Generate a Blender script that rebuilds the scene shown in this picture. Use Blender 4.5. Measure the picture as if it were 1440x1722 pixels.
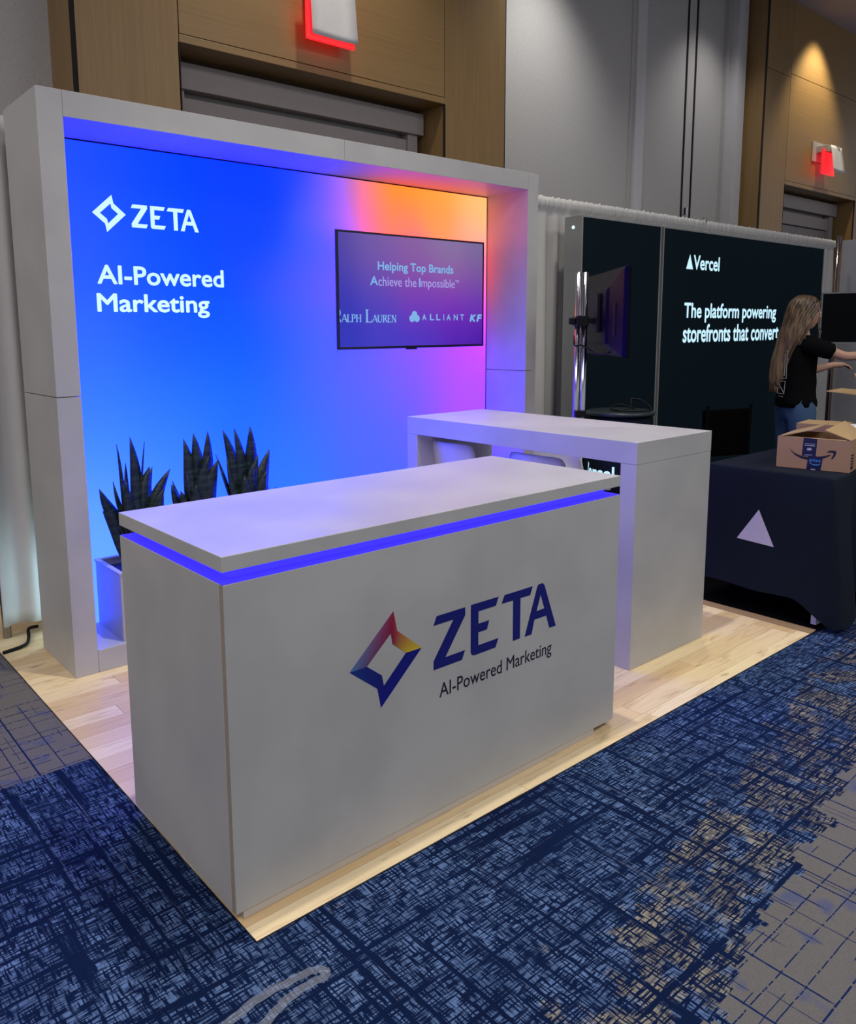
import bpy, bmesh, math, random
from mathutils import Vector, Matrix, noise
random.seed(7)
C = bpy.context.scene.collection
for o in list(bpy.data.objects): bpy.data.objects.remove(o)

# ------------------------------------------------------------------ camera
cam_d = bpy.data.cameras.new('camera'); cam = bpy.data.objects.new('camera', cam_d); C.objects.link(cam)
cam_d.sensor_fit = 'HORIZONTAL'; cam_d.sensor_width = 36; cam_d.lens = 36*1348.1357/1440
cam_d.shift_x = (720-657.8133)/1440; cam_d.shift_y = (755.6412-861)/1440
cam_d.clip_start = .05; cam_d.clip_end = 100
yaw, pitch, roll = -0.6906, -0.1463, -0.0092
fwd = Vector((-math.sin(yaw)*math.cos(pitch), math.cos(yaw)*math.cos(pitch), math.sin(pitch)))
rgt = Vector((math.cos(yaw), math.sin(yaw), 0)); upv = rgt.cross(fwd)
r2 = rgt*math.cos(roll)+upv*math.sin(roll); u2 = -rgt*math.sin(roll)+upv*math.cos(roll)
cam.matrix_world = Matrix(((r2.x, u2.x, -fwd.x, -0.8407), (r2.y, u2.y, -fwd.y, -1.5373), (r2.z, u2.z, -fwd.z, 1.436), (0, 0, 0, 1)))
bpy.context.scene.camera = cam

# ------------------------------------------------------------------ world, lights, exposure
W = bpy.data.worlds.new('World'); bpy.context.scene.world = W; W.use_nodes = True
W.node_tree.nodes['Background'].inputs[0].default_value = (.92, .93, 1, 1)
W.node_tree.nodes['Background'].inputs[1].default_value = .44
def lamp(name, kind, loc, energy, color=(1, 1, 1), rot=(0, 0, 0), **k):
    d = bpy.data.lights.new(name, kind); d.energy = energy; d.color = color
    for a, b in k.items(): setattr(d, a, b)
    o = bpy.data.objects.new(name, d); C.objects.link(o); o.location = loc; o.rotation_euler = rot
    return o
lamp('soft_fill_light', 'AREA', (-1.5, -3.5, 5.1), 160, (1, .97, .93), shape='RECTANGLE', size=4, size_y=2.5)  # added front fill, not a known fixture: lifts faces towards the camera
lamp('soft_fill_light', 'AREA', (4.5, -3.5, 5.1), 150, (1, .98, .95), shape='RECTANGLE', size=4, size_y=2.5)  # second added front fill, further right
lamp('soft_fill_light', 'AREA', (-4.5, 1.2, 5.1), 145, (1, .89, .85), shape='RECTANGLE', size=3, size_y=2.5)  # added fill from the left to brighten the counter's left face
lamp('ceiling_downlight', 'SPOT', (1.15, .32, 5.15), 360, (1, .95, .86), spot_size=math.radians(75), spot_blend=.8, shadow_soft_size=.045)
lamp('ceiling_downlight', 'SPOT', (3.3, .9, 5.15), 200, (1, .95, .86), spot_size=math.radians(80), spot_blend=.8, shadow_soft_size=.1)
lamp('wall_washer', 'SPOT', (5.0, 2.75, 5.2), 170, (1, .98, .95), (math.radians(12), 0, 0), spot_size=math.radians(95), spot_blend=1, shadow_soft_size=.1)
lamp('wall_washer', 'SPOT', (7.9, 2.75, 5.2), 75, (1, .95, .95), (math.radians(12), 0, 0), spot_size=math.radians(95), spot_blend=1, shadow_soft_size=.1)
lamp('wall_washer', 'SPOT', (9.95, 2.75, 5.2), 170, (1, .85, .6), (math.radians(14), 0, 0), spot_size=math.radians(85), spot_blend=.7, shadow_soft_size=.06)
lamp('wall_washer', 'SPOT', (2.4, 2.2, 5.2), 120, (1, .9, .8), (math.radians(25), 0, 0), spot_size=math.radians(100), spot_blend=1, shadow_soft_size=.1)
S = bpy.context.scene
S.view_settings.view_transform = 'Standard'; S.view_settings.look = 'None'
S.view_settings.exposure = 0; S.view_settings.gamma = 1; S.view_settings.use_curve_mapping = False

# ------------------------------------------------------------------ helpers
def lin(c):
    c = c/255
    return c/12.92 if c <= .04045 else ((c+.055)/1.055)**2.4
def rgb(r, g, b): return (lin(r), lin(g), lin(b), 1)
def tag(o, label=None, cat=None, group=None, kind=None):
    if label: o['label'] = label
    if cat: o['category'] = cat
    if group: o['group'] = group
    if kind: o['kind'] = kind
    return o
def empty(name, loc=(0, 0, 0), rz=0, label=None, cat=None, group=None, kind=None):
    o = bpy.data.objects.new(name, None); C.objects.link(o); o.location = loc; o.rotation_euler.z = rz
    o.empty_display_size = .1
    return tag(o, label, cat, group, kind)
def link(name, me, mat=None, parent=None, loc=None, rz=0):
    o = bpy.data.objects.new(name, me); C.objects.link(o)
    if mat is not None:
        if len(me.materials) == 0: me.materials.append(mat)
    if parent is not None: o.parent = parent
    if loc is not None: o.location = loc
    if rz: o.rotation_euler.z = rz
    return o
def obj(name, bm, mat=None, parent=None, smooth=False, loc=None, rz=0):
    me = bpy.data.meshes.new(name); bm.normal_update(); bm.to_mesh(me); bm.free()
    if smooth:
        for p in me.polygons: p.use_smooth = True
    return link(name, me, mat, parent, loc, rz)
def BM(): return bmesh.new()
def box(bm, x0, x1, y0, y1, z0, z1, bev=0):
    r = bmesh.ops.create_cube(bm, size=1); vs = r['verts']
    for v in vs: v.co = Vector(((x0+x1)/2+v.co.x*(x1-x0), (y0+y1)/2+v.co.y*(y1-y0), (z0+z1)/2+v.co.z*(z1-z0)))
    if bev:
        es = list({e for v in vs for e in v.link_edges})
        bmesh.ops.bevel(bm, geom=es, offset=bev, segments=2, affect='EDGES', profile=.5)
    return bm
def boxo(name, dims, mat, parent=None, bev=0, **k): return obj(name, box(BM(), *dims, bev=bev), mat, parent, **k)
def quad(bm, *pts): return bm.faces.new([bm.verts.new(p) for p in pts])
def tube(bm, pts, r, seg=10, caps=True):
    pts = [Vector(p) for p in pts]; rs = r if isinstance(r, (list, tuple)) else [r]*len(pts)
    rings = []; t0 = (pts[1]-pts[0]).normalized(); n = t0.orthogonal().normalized()
    for i, p in enumerate(pts):
        t = ((pts[min(i+1, len(pts)-1)]-pts[max(i-1, 0)])).normalized()
        n = (n-t*n.dot(t)).normalized(); b = t.cross(n)
        rings.append([bm.verts.new(p+(n*math.cos(2*math.pi*k/seg)+b*math.sin(2*math.pi*k/seg))*rs[i]) for k in range(seg)])
    for a, b in zip(rings, rings[1:]):
        for k in range(seg): bm.faces.new((a[k], a[(k+1) % seg], b[(k+1) % seg], b[k]))
    if caps:
        bm.faces.new(list(reversed(rings[0]))); bm.faces.new(rings[-1])
    return bm
def spline(pts, n=8):
    pts = [Vector(p) for p in pts]; out = []
    P = [pts[0]]+pts+[pts[-1]]
    for i in range(1, len(P)-2):
        for k in range(n):
            t = k/n; a, b, c, d = P[i-1], P[i], P[i+1], P[i+2]
            out.append(.5*((2*b)+(c-a)*t+(2*a-5*b+4*c-d)*t*t+(3*b-a-3*c+d)*t**3))
    out.append(pts[-1]); return out
def lathe(bm, prof, seg=24, sx=1, sy=1, cx=0, cy=0):
    rings = []
    for r, z in prof: rings.append([bm.verts.new((cx+sx*r*math.cos(2*math.pi*k/seg), cy+sy*r*math.sin(2*math.pi*k/seg), z)) for k in range(seg)])
    for a, b in zip(rings, rings[1:]):
        for k in range(seg): bm.faces.new((a[k], a[(k+1) % seg], b[(k+1) % seg], b[k]))
    bm.faces.new(list(reversed(rings[0]))); bm.faces.new(rings[-1])
    return bm
# polygons standing in a plane: o + a*ux + b*uz, with a hair of thickness towards the viewer
def polys(bm, plane, outs, th=.0012, hole=None):
    o, ux, uz = [Vector(v) for v in plane]; nn = ux.cross(uz).normalized()
    for i, pl in enumerate(outs):
        if isinstance(pl, tuple): outer, inner = pl
        else: outer, inner = pl, None
        vs = [bm.verts.new(o+ux*a+uz*b+nn*th) for a, b in outer]
        es = [bm.edges.new((vs[k], vs[(k+1) % len(vs)])) for k in range(len(vs))]
        if inner:
            v2 = [bm.verts.new(o+ux*a+uz*b+nn*th) for a, b in inner]
            es += [bm.edges.new((v2[k], v2[(k+1) % len(v2)])) for k in range(len(v2))]
        f = bmesh.ops.triangle_fill(bm, use_beauty=True, edges=es, normal=nn)['geom']
        fs = [g for g in f if isinstance(g, bmesh.types.BMFace)]
        r = bmesh.ops.extrude_face_region(bm, geom=fs)
        bmesh.ops.translate(bm, vec=-nn*(th*.9), verts=[g for g in r['geom'] if isinstance(g, bmesh.types.BMVert)])
    bmesh.ops.recalc_face_normals(bm, faces=bm.faces)
    return bm
def _tmesh(s, shear=0):
    cu = bpy.data.curves.new('t', 'FONT'); cu.body = s; cu.shear = shear; cu.resolution_u = 4
    t = bpy.data.objects.new('t', cu); C.objects.link(t)
    dg = bpy.context.evaluated_depsgraph_get(); me = bpy.data.meshes.new_from_object(t.evaluated_get(dg)); bpy.data.objects.remove(t)
    return me
def text(name, s, plane, rect, mat, parent, bold=0, shear=0, th=.0012):
    """lettering fitted into rect (a0,a1,b0,b1) of a plane, one object per word; bold strokes are thickened"""
    full = _tmesh(s, shear); xs = [v.co.x for v in full.vertices]; ys = [v.co.y for v in full.vertices]
    x0, x1, y0, y1 = min(xs), max(xs), min(ys), max(ys); a0, a1, b0, b1 = rect
    o, ux, uz = [Vector(v) for v in plane]; nn = ux.cross(uz).normalized(); words = s.split(' '); out = None
    kx = (a1-a0)/(x1-x0+2*bold); kz = (b1-b0)/(y1-y0+2*bold)
    for i, w in enumerate(words):
        pre = _tmesh(' '.join(words[:i+1]), shear); me0 = _tmesh(w, shear)
        dx = max(v.co.x for v in pre.vertices)-max(v.co.x for v in me0.vertices)
        bm = BM(); offs = [(0, 0)]
        if bold: offs += [(bold*math.cos(k*math.pi/4), bold*math.sin(k*math.pi/4)) for k in range(8)]
        for j, (ox, oz) in enumerate(offs):
            n0 = len(bm.verts); bm.from_mesh(me0); bm.verts.ensure_lookup_table()
            for v in bm.verts[n0:]:
                v.co = o+ux*(a0+(v.co.x+dx+ox+bold-x0)*kx)+uz*(b0+(v.co.y+oz+bold-y0)*kz)+nn*(th+j*2e-6)
        for f in bm.faces: f.material_index = 0
        if not bold:
            r = bmesh.ops.extrude_face_region(bm, geom=bm.faces[:])
            bmesh.ops.translate(bm, vec=-nn*(th*.9), verts=[g for g in r['geom'] if isinstance(g, bmesh.types.BMVert)])
        out = obj(name, bm, mat, parent)
    return out

# node helper
class N:
    def __init__(s, name):
        s.m = bpy.data.materials.new(name); s.m.use_nodes = True; s.t = s.m.node_tree; s.b = s.t.nodes['Principled BSDF']
    def n(s, k, **p):
        n = s.t.nodes.new(k)
        for a, b in p.items(): setattr(n, a, b)
        return n
    def _in(s, sock, v):
        if v is None: return
        if isinstance(v, bpy.types.NodeSocket): s.t.links.new(v, sock)
        else: sock.default_value = v
    def math(s, op, a, b=None, c=None, clamp=False):
        n = s.n('ShaderNodeMath', operation=op, use_clamp=clamp)
        s._in(n.inputs[0], a); s._in(n.inputs[1], b); s._in(n.inputs[2], c); return n.outputs[0]
    def pos(s): return s.n('ShaderNodeNewGeometry').outputs['Position']
    def objc(s): return s.n('ShaderNodeTexCoord').outputs['Object']
    def sep(s, v): n = s.n('ShaderNodeSeparateXYZ'); s._in(n.inputs[0], v); return n.outputs
    def comb(s, x, y, z=0.0):
        n = s.n('ShaderNodeCombineXYZ')
        for i, v in enumerate((x, y, z)): s._in(n.inputs[i], v)
        return n.outputs[0]
    def scale(s, v, sc): n = s.n('ShaderNodeMapping'); s._in(n.inputs[0], v); n.inputs['Scale'].default_value = sc; return n.outputs[0]
    def noise(s, v, sc=5, det=2, rough=.5, dist=0):
        n = s.n('ShaderNodeTexNoise'); s._in(n.inputs['Vector'], v); n.inputs['Scale'].default_value = sc
        n.inputs['Detail'].default_value = det; n.inputs['Roughness'].default_value = rough; n.inputs['Distortion'].default_value = dist
        return n.outputs['Fac']
    def ss(s, v, a, b, lo=0.0, hi=1.0):
        n = s.n('ShaderNodeMapRange', interpolation_type='SMOOTHSTEP'); s._in(n.inputs[0], v)
        for i, q in enumerate((a, b, lo, hi)): n.inputs[i+1].default_value = q
        return n.outputs[0]
    def mix(s, f, a, b, mode='MIX'):
        n = s.n('ShaderNodeMix', data_type='RGBA', blend_type=mode)
        s._in(n.inputs[0], f); s._in(n.inputs[6], a); s._in(n.inputs[7], b); return n.outputs[2]
    def set(s, **k):
        for a, b in k.items(): s._in(s.b.inputs[a.replace('_', ' ')], b)
        return s.m
    def bump(s, h, strength=.2, dist=.002):
        n = s.n('ShaderNodeBump'); n.inputs['Strength'].default_value = strength; n.inputs['Distance'].default_value = dist
        s._in(n.inputs['Height'], h); s._in(s.b.inputs['Normal'], n.outputs[0])
def simple(name, col, rough=.6, metal=0, var=.06, sc=12, bump=0, bsc=300, spec=None):
    q = N(name); p = q.objc(); nz = q.noise(p, sc, 3)
    dark = tuple(c*(1-var) for c in col[:3])+(1,); lite = tuple(min(1, c*(1+var)) for c in col[:3])+(1,)
    q.set(Base_Color=q.mix(nz, dark, lite), Roughness=rough, Metallic=float(metal))
    if spec is not None: q.b.inputs['Specular IOR Level'].default_value = spec
    if bump: q.bump(q.noise(p, bsc, 2), bump, .002)
    return q.m
def emit(name, col, strength=1, base=(0, 0, 0, 1), rough=.5):
    q = N(name); q.set(Base_Color=base, Roughness=rough, Emission_Color=col, Emission_Strength=float(strength)); return q.m

# ------------------------------------------------------------------ materials
def laminate():
    q = N('white_laminate'); p = q.pos(); big = q.noise(p, 3.2, 3, .5); fine = q.noise(p, 900, 2)
    c = q.mix(q.ss(big, .3, .7), (.42, .42, .41, 1), (.48, .475, .46, 1))
    q.set(Base_Color=c, Roughness=q.ss(big, .3, .7, .42, .5)); q.b.inputs['Specular IOR Level'].default_value = .35
    q.bump(fine, .06, .0005); return q.m
M_lam = laminate()
M_edge = simple('edge_band', (.33, .28, .22, 1), .5)
def maple():
    q = N('maple_plank'); p = q.pos(); oi = q.n('ShaderNodeObjectInfo'); rnd = oi.outputs['Random']
    x, y, z = q.sep(p); off = q.math('MULTIPLY', rnd, 37.0)
    v = q.comb(q.math('ADD', q.math('MULTIPLY', x, 2.2), off), q.math('ADD', q.math('MULTIPLY', y, 16.0), off), 0.0)
    g1 = q.noise(v, 1.6, 5, .6, 1.2)
    v2 = q.comb(q.math('ADD', q.math('MULTIPLY', x, 4.0), off), q.math('MULTIPLY', y, 160.0), 0.0); g2 = q.noise(v2, 1, 3)
    v3 = q.comb(q.math('ADD', q.math('MULTIPLY', x, 5.0), off), q.math('ADD', q.math('MULTIPLY', y, 14.0), off), off)
    kn = q.ss(q.noise(v3, 1.3, 2), .68, .8)
    c = q.mix(rnd, (.68, .49, .26, 1), (.90, .75, .48, 1))
    c = q.mix(q.ss(g1, .5, .85), c, (.44, .27, .11, 1))
    c = q.mix(q.math('MULTIPLY', q.ss(g2, .45, .8), .25), c, (.42, .28, .12, 1))
    c = q.mix(q.math('MULTIPLY', kn, .55), c, (.24, .13, .05, 1))
    q.set(Base_Color=c, Roughness=q.ss(g2, .2, .8, .38, .5)); q.bump(g2, .1, .0006); return q.m
M_maple = maple()
M_dark_core = simple('plank_edge_dark', (.05, .035, .025, 1), .8)
def veneer():
    q = N('oak_veneer'); p = q.pos(); oi = q.n('ShaderNodeObjectInfo'); x, y, z = q.sep(p)
    off = q.math('MULTIPLY', oi.outputs['Random'], 21.0)
    u = q.math('ADD', x, y)
    ve = q.noise(q.comb(q.math('ADD', q.math('MULTIPLY', u, 55.0), off), q.math('MULTIPLY', z, 1.6), off), 1, 4, .6, .3)
    bd = q.noise(q.comb(q.math('MULTIPLY', u, 6.0), q.math('MULTIPLY', z, .5), off), 1, 3, .5, .4)
    c = q.mix(q.ss(ve, .3, .75), (.27, .165, .06, 1), (.20, .118, .04, 1)); c = q.mix(q.math('MULTIPLY', bd, .5), c, (.30, .19, .075, 1))
    q.set(Base_Color=c, Roughness=.42); q.bump(ve, .08, .001); return q.m
M_oak = veneer()
def veneer_h():
    q = N('oak_veneer_horizontal'); p = q.pos(); x, y, z = q.sep(p)
    ve = q.noise(q.comb(q.math('MULTIPLY', x, 1.2), q.math('MULTIPLY', z, 60.0), 0.0), 1, 4, .6, .3)
    bd = q.noise(q.comb(q.math('MULTIPLY', x, .6), q.math('MULTIPLY', z, 7.0), 3.0), 1, 3, .5, .5)
    c = q.mix(q.ss(ve, .3, .75), (.29, .18, .066, 1), (.235, .14, .048, 1)); c = q.mix(q.math('MULTIPLY', bd, .5), c, (.31, .2, .08, 1))
    q.set(Base_Color=c, Roughness=.42); q.bump(ve, .06, .001); return q.m
M_oakh = veneer_h()
M_gap = simple('dark_reveal', (.006, .006, .006, 1), .9)
def wallcover():
    q = N('woven_wallcovering'); p = q.pos(); x, y, z = q.sep(p)
    a = q.noise(q.comb(q.math('MULTIPLY', x, 40.0), q.math('MULTIPLY', z, 260.0), 0.0), 1, 2); b = q.noise(q.comb(q.math('MULTIPLY', x, 260.0), q.math('MULTIPLY', z, 30.0), 0.0), 1, 2)
    w = q.math('MULTIPLY', q.math('ADD', a, b), .5); big = q.noise(p, .8, 2)
    c = q.mix(q.ss(w, .35, .65), (.40, .39, .38, 1), (.48, .47, .455, 1))
    q.set(Base_Color=c, Roughness=.8); q.bump(w, .35, .003); return q.m
M_wall = wallcover()
M_strip = simple('pale_metal_trim', (.55, .55, .56, 1), .5)
M_frame_paint = simple('taupe_paint', (.36, .32, .315, 1), .6)
M_door = simple('painted_door', (.28, .25, .25, 1), .6)
M_ceil = simple('ceiling_paint', (.45, .38, .40, 1), .9)
def fabric(name, col, var=.12, rough=.85, wv=700, bmp=.25):
    q = N(name); p = q.objc(); nz = q.noise(p, 6, 3); fi = q.noise(p, wv, 2)
    a = tuple(c*(1-var) for c in col[:3])+(1,); b = tuple(min(1, c*(1+var)) for c in col[:3])+(1,)
    q.set(Base_Color=q.mix(nz, a, b), Roughness=rough); q.bump(fi, bmp, .001); return q.m
M_drape = fabric('white_drape', (.57, .56, .54, 1), .06, .75)
q_ = M_drape.node_tree.nodes['Principled BSDF']; q_.inputs['Transmission Weight'].default_value = 0
M_cloth = fabric('black_tablecloth', (.0035, .0075, .017, 1), .25, .85)
M_cloth.node_tree.nodes['Principled BSDF'].inputs['Specular IOR Level'].default_value = .2
M_black = simple('black_plastic', (.006, .006, .007, 1), .45, spec=.2)
M_gloss = simple('gloss_black_shell', (.002, .002, .004, 1), .38, spec=.08)
M_mat = simple('black_foam_floor', (.0015, .0015, .002, 1), .95, spec=.05)
M_chrome = simple('chrome', (.55, .55, .62, 1), .14, 1)
M_lbox = emit('dark_backlit_fabric', (.010, .035, .055, 1), .10, (.0015, .0035, .005, 1), .8)
M_lbox.node_tree.nodes['Principled BSDF'].inputs['Specular IOR Level'].default_value = .1
M_lframe = simple('aluminium_profile', (.30, .31, .31, 1), .5, .3)
M_glow_letter = emit('lit_white_print', rgb(190, 236, 255), 1.0, (.3, .3, .3, 1), .6)
M_dot = emit('indicator_light', (.6, .95, 1, 1), 1.6)
M_led = emit('blue_led_diffuser', (.0045, .003, 1, 1), 12)
M_bezel = simple('tv_bezel', (.008, .008, .02, 1), .3)
M_tvtxt = emit('screen_lettering', rgb(130, 185, 238), .9)
M_tvtxt2 = emit('screen_lettering_pale', rgb(170, 165, 235), .9)
M_stool = simple('white_stool_shell', (.62, .63, .65, 1), .4)
M_navy = simple('navy_vinyl_print', (.004, .007, .16, 1), .4)
M_ink = simple('black_vinyl_print', (.01, .01, .03, 1), .4)
M_soil = simple('dark_gravel', (.02, .03, .035, 1), .9, bump=.6, bsc=60)
def leafm():
    q = N('snake_plant_leaf'); p = q.objc(); x, y, z = q.sep(p)
    w = q.noise(q.comb(q.math('MULTIPLY', x, 9.0), q.math('MULTIPLY', y, 9.0), q.math('MULTIPLY', z, 75.0)), 1, 2, .5, .6)
    q.set(Base_Color=q.mix(q.ss(w, .42, .6), (.004, .012, .008, 1), (.017, .036, .024, 1)), Roughness=.42); return q.m
M_leaf = leafm()
def carpet():
    q = N('woven_pattern_carpet'); P = q.pos()
    wob = q.noise(P, 45, 2); wob2 = q.noise(q.scale(P, (1, 1, 1)), 9, 2)
    x, y, z = q.sep(P)
    x = q.math('ADD', x, q.math('MULTIPLY', q.math('SUBTRACT', wob, .5), .003)); y = q.math('ADD', y, q.math('MULTIPLY', q.math('SUBTRACT', wob2, .5), .006))
    def nz(a, b, o=0.0, det=1): return q.noise(q.comb(q.math('ADD', q.math('MULTIPLY', x, a), o), q.math('MULTIPLY', y, b), o), 1, det)
    # tight weave: small blobs between thin dark lines in both directions
    gx = nz(175, 20); gy = nz(20, 190, 3.0)
    cell = q.math('MULTIPLY', q.ss(gx, .40, .54), q.ss(gy, .42, .54))
    # heavier dark threads, centimetres apart
    hx = nz(46, 1.6, 9.0); hy = nz(1.8, 50, 14.0)
    heavy = q.math('MULTIPLY', q.ss(hx, .36, .46), q.ss(hy, .36, .46))
    mx = nz(13, 2.5, 21.0, 2); my = nz(3.5, 12, 27.0, 2)
    med = q.ss(q.math('MULTIPLY', mx, my), .15, .32, .55, 1.0)
    f = q.math('MULTIPLY', q.math('MULTIPLY', cell, heavy), med)
    # beige areas in coarse blocks
    bx = q.math('SNAP', x, .018); by = q.math('SNAP', y, .014)
    bn = q.noise(q.comb(bx, by, 0.0), 7.5, 3, .6)
    # greige river on the right-front and the block on the left
    cy = q.math('ADD', q.math('MULTIPLY', bx, .165), -1.065)
    d = q.math('ABSOLUTE', q.math('SUBTRACT', by, cy))
    jag = q.math('MULTIPLY', q.math('SUBTRACT', q.noise(q.comb(bx, by, 4.0), 9, 2), .5), .16)
    dd = q.math('ADD', d, jag)
    riv = q.math('MULTIPLY', q.math('LESS_THAN', dd, .145), q.math('GREATER_THAN', q.math('ADD', bx, jag), .56))
    riv2 = q.math('MULTIPLY', q.math('LESS_THAN', dd, .43), q.math('GREATER_THAN', q.math('ADD', bx, jag), .30))
    lf = q.math('MULTIPLY', q.math('LESS_THAN', x, .0), q.math('GREATER_THAN', q.math('ADD', by, q.math('MULTIPLY', jag, .2)), 1.10))
    zone = q.math('MAXIMUM', riv, lf)
    beige = q.math('MAXIMUM', q.ss(bn, .66, .72, 0, .55), q.math('MULTIPLY', riv2, q.ss(bn, .42, .52)))
    blue = q.mix(q.noise(P, 2.3, 2), (.06, .12, .29, 1), (.14, .225, .43, 1))
    lite = q.mix(beige, blue, (.27, .25, .21, 1))
    navy = q.mix(q.noise(P, 3, 2), (.0015, .006, .034, 1), (.003, .013, .058, 1))
    # pale blue threads running away from the counter
    th = q.ss(nz(60, .7, 33.0), .66, .72, 0, .5)
    woven = q.mix(f, navy, lite); woven = q.mix(q.math('MULTIPLY', th, q.ss(gy, .3, .6)), woven, (.14, .19, .31, 1))
    # greige zone with a few broken navy lines and blue stains
    def threads(c, along, f, w, seed, keep, dash, dlo):
        u = q.math('MULTIPLY_ADD', c, f, seed); idn = q.math('FLOOR', u); fr_ = q.math('FRACT', u)
        wn = q.n('ShaderNodeTexWhiteNoise', noise_dimensions='1D'); q._in(wn.inputs['W'], idn); rv, rc = wn.outputs['Value'], q.sep(wn.outputs['Color'])
        on = q.math('LESS_THAN', q.math('ABSOLUTE', q.math('SUBTRACT', fr_, q.math('MULTIPLY_ADD', rc[1], .7, .15))), q.math('MULTIPLY_ADD', rc[0], w, w*.5))
        br = q.ss(q.noise(q.comb(q.math('MULTIPLY', along, dash), q.math('MULTIPLY', idn, 3.7), seed), 1, 1), dlo, dlo+.03)
        return q.math('MULTIPLY', q.math('MULTIPLY', on, q.math('LESS_THAN', rv, keep)), br)
    thin = threads(x, y, 16.0, .045, 3.0, .6, 2.5, .36)
    thin = q.math('MAXIMUM', thin, threads(y, x, 15.0, .04, 11.0, .55, 90.0, .40))
    thin = q.math('MAXIMUM', thin, threads(x, y, 55.0, .10, 23.0, .35, 3.5, .58))
    thin = q.math('MAXIMUM', thin, threads(y, x, 60.0, .12, 31.0, .5, 6.0, .60))
    gre = q.mix(q.noise(P, 260, 2), (.11, .105, .108, 1), (.17, .162, .163, 1))
    gre = q.mix(q.ss(q.noise(P, 10, 3), .56, .72, 0, .55), gre, (.05, .075, .22, 1))
    gre = q.mix(thin, gre, (.006, .018, .09, 1))
    col = q.mix(zone, woven, gre)
    q.set(Base_Color=col, Roughness=.95, Sheen_Weight=.0); q.b.inputs['Specular IOR Level'].default_value = .1
    q.bump(q.math('ADD', q.noise(P, 420, 2), q.math('MULTIPLY', f, .6)), .5, .003); return q.m
M_carpet = carpet()
M_card = fabric('corrugated_cardboard', (.36, .215, .12, 1), .07, .85, 200, .1)
M_card_in = fabric('cardboard_inside', (.40, .27, .13, 1), .07, .85, 200, .1)
M_tape = simple('navy_packing_tape', (.006, .010, .06, 1), .3)
M_paper = simple('white_paper', (.72, .72, .72, 1), .8)
M_skin = simple('skin', (.52, .30, .21, 1), .55)
M_shirt = fabric('black_cotton', (.003, .003, .0035, 1), .2, .95)
M_shirt.node_tree.nodes['Principled BSDF'].inputs['Specular IOR Level'].default_value = .1
M_jean = fabric('blue_denim', (.035, .085, .17, 1), .3, .85, 500, .4)
def hairm():
    q = N('long_brown_blond_hair'); p = q.objc(); x, y, z = q.sep(p)
    w = q.noise(q.comb(q.math('MULTIPLY', x, 60.0), q.math('MULTIPLY', y, 60.0), q.math('MULTIPLY', z, 3.0)), 1, 3)
    g = q.ss(z, 1.02, 1.6, .75, .0)
    c = q.mix(q.ss(w, .35, .68), (.030, .017, .008, 1), (.17, .105, .052, 1)); c = q.mix(q.math('MULTIPLY', g, w), c, (.40, .29, .15, 1))
    q.set(Base_Color=c, Roughness=.4); q.bump(w, .6, .01); return q.m
M_hair = hairm()

# ------------------------------------------------------------------ large structure
f_ = boxo('floor', (-9, 16, -9, 6, -.12, -.006), M_carpet); tag(f_, 'navy and pale blue woven pattern carpet with greige patches', kind='structure')
c_ = boxo('ceiling', (-9, 16, -9, 6, 5.25, 5.35), M_ceil); tag(c_, kind='structure')
wb = boxo('wall_back', (-9, 16, 3.55, 3.7, -.006, 5.25), M_wall); tag(wb, 'grey woven wallcovering of the hall', kind='structure')
for a, b, d, m in ((6.64, 6.80, .035, M_strip), (6.58, 6.64, .012, M_wall), (8.46, 8.66, .14, M_strip), (8.40, 8.46, .05, M_wall)):
    boxo('wall_strip', (a, b, 3.55-d, 3.55, 0, 5.25), m, wb)
for a in (7.61, 7.79):
    boxo('partition_seam', (a, a+.024, 3.54, 3.552, 0, 5.25), M_gap, wb)
for a in (7.69, 8.66):
    boxo('floor_bolt', (a-.03, a-.01, 3.50, 3.53, 2.70, 2.78), M_chrome, wb)
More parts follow.
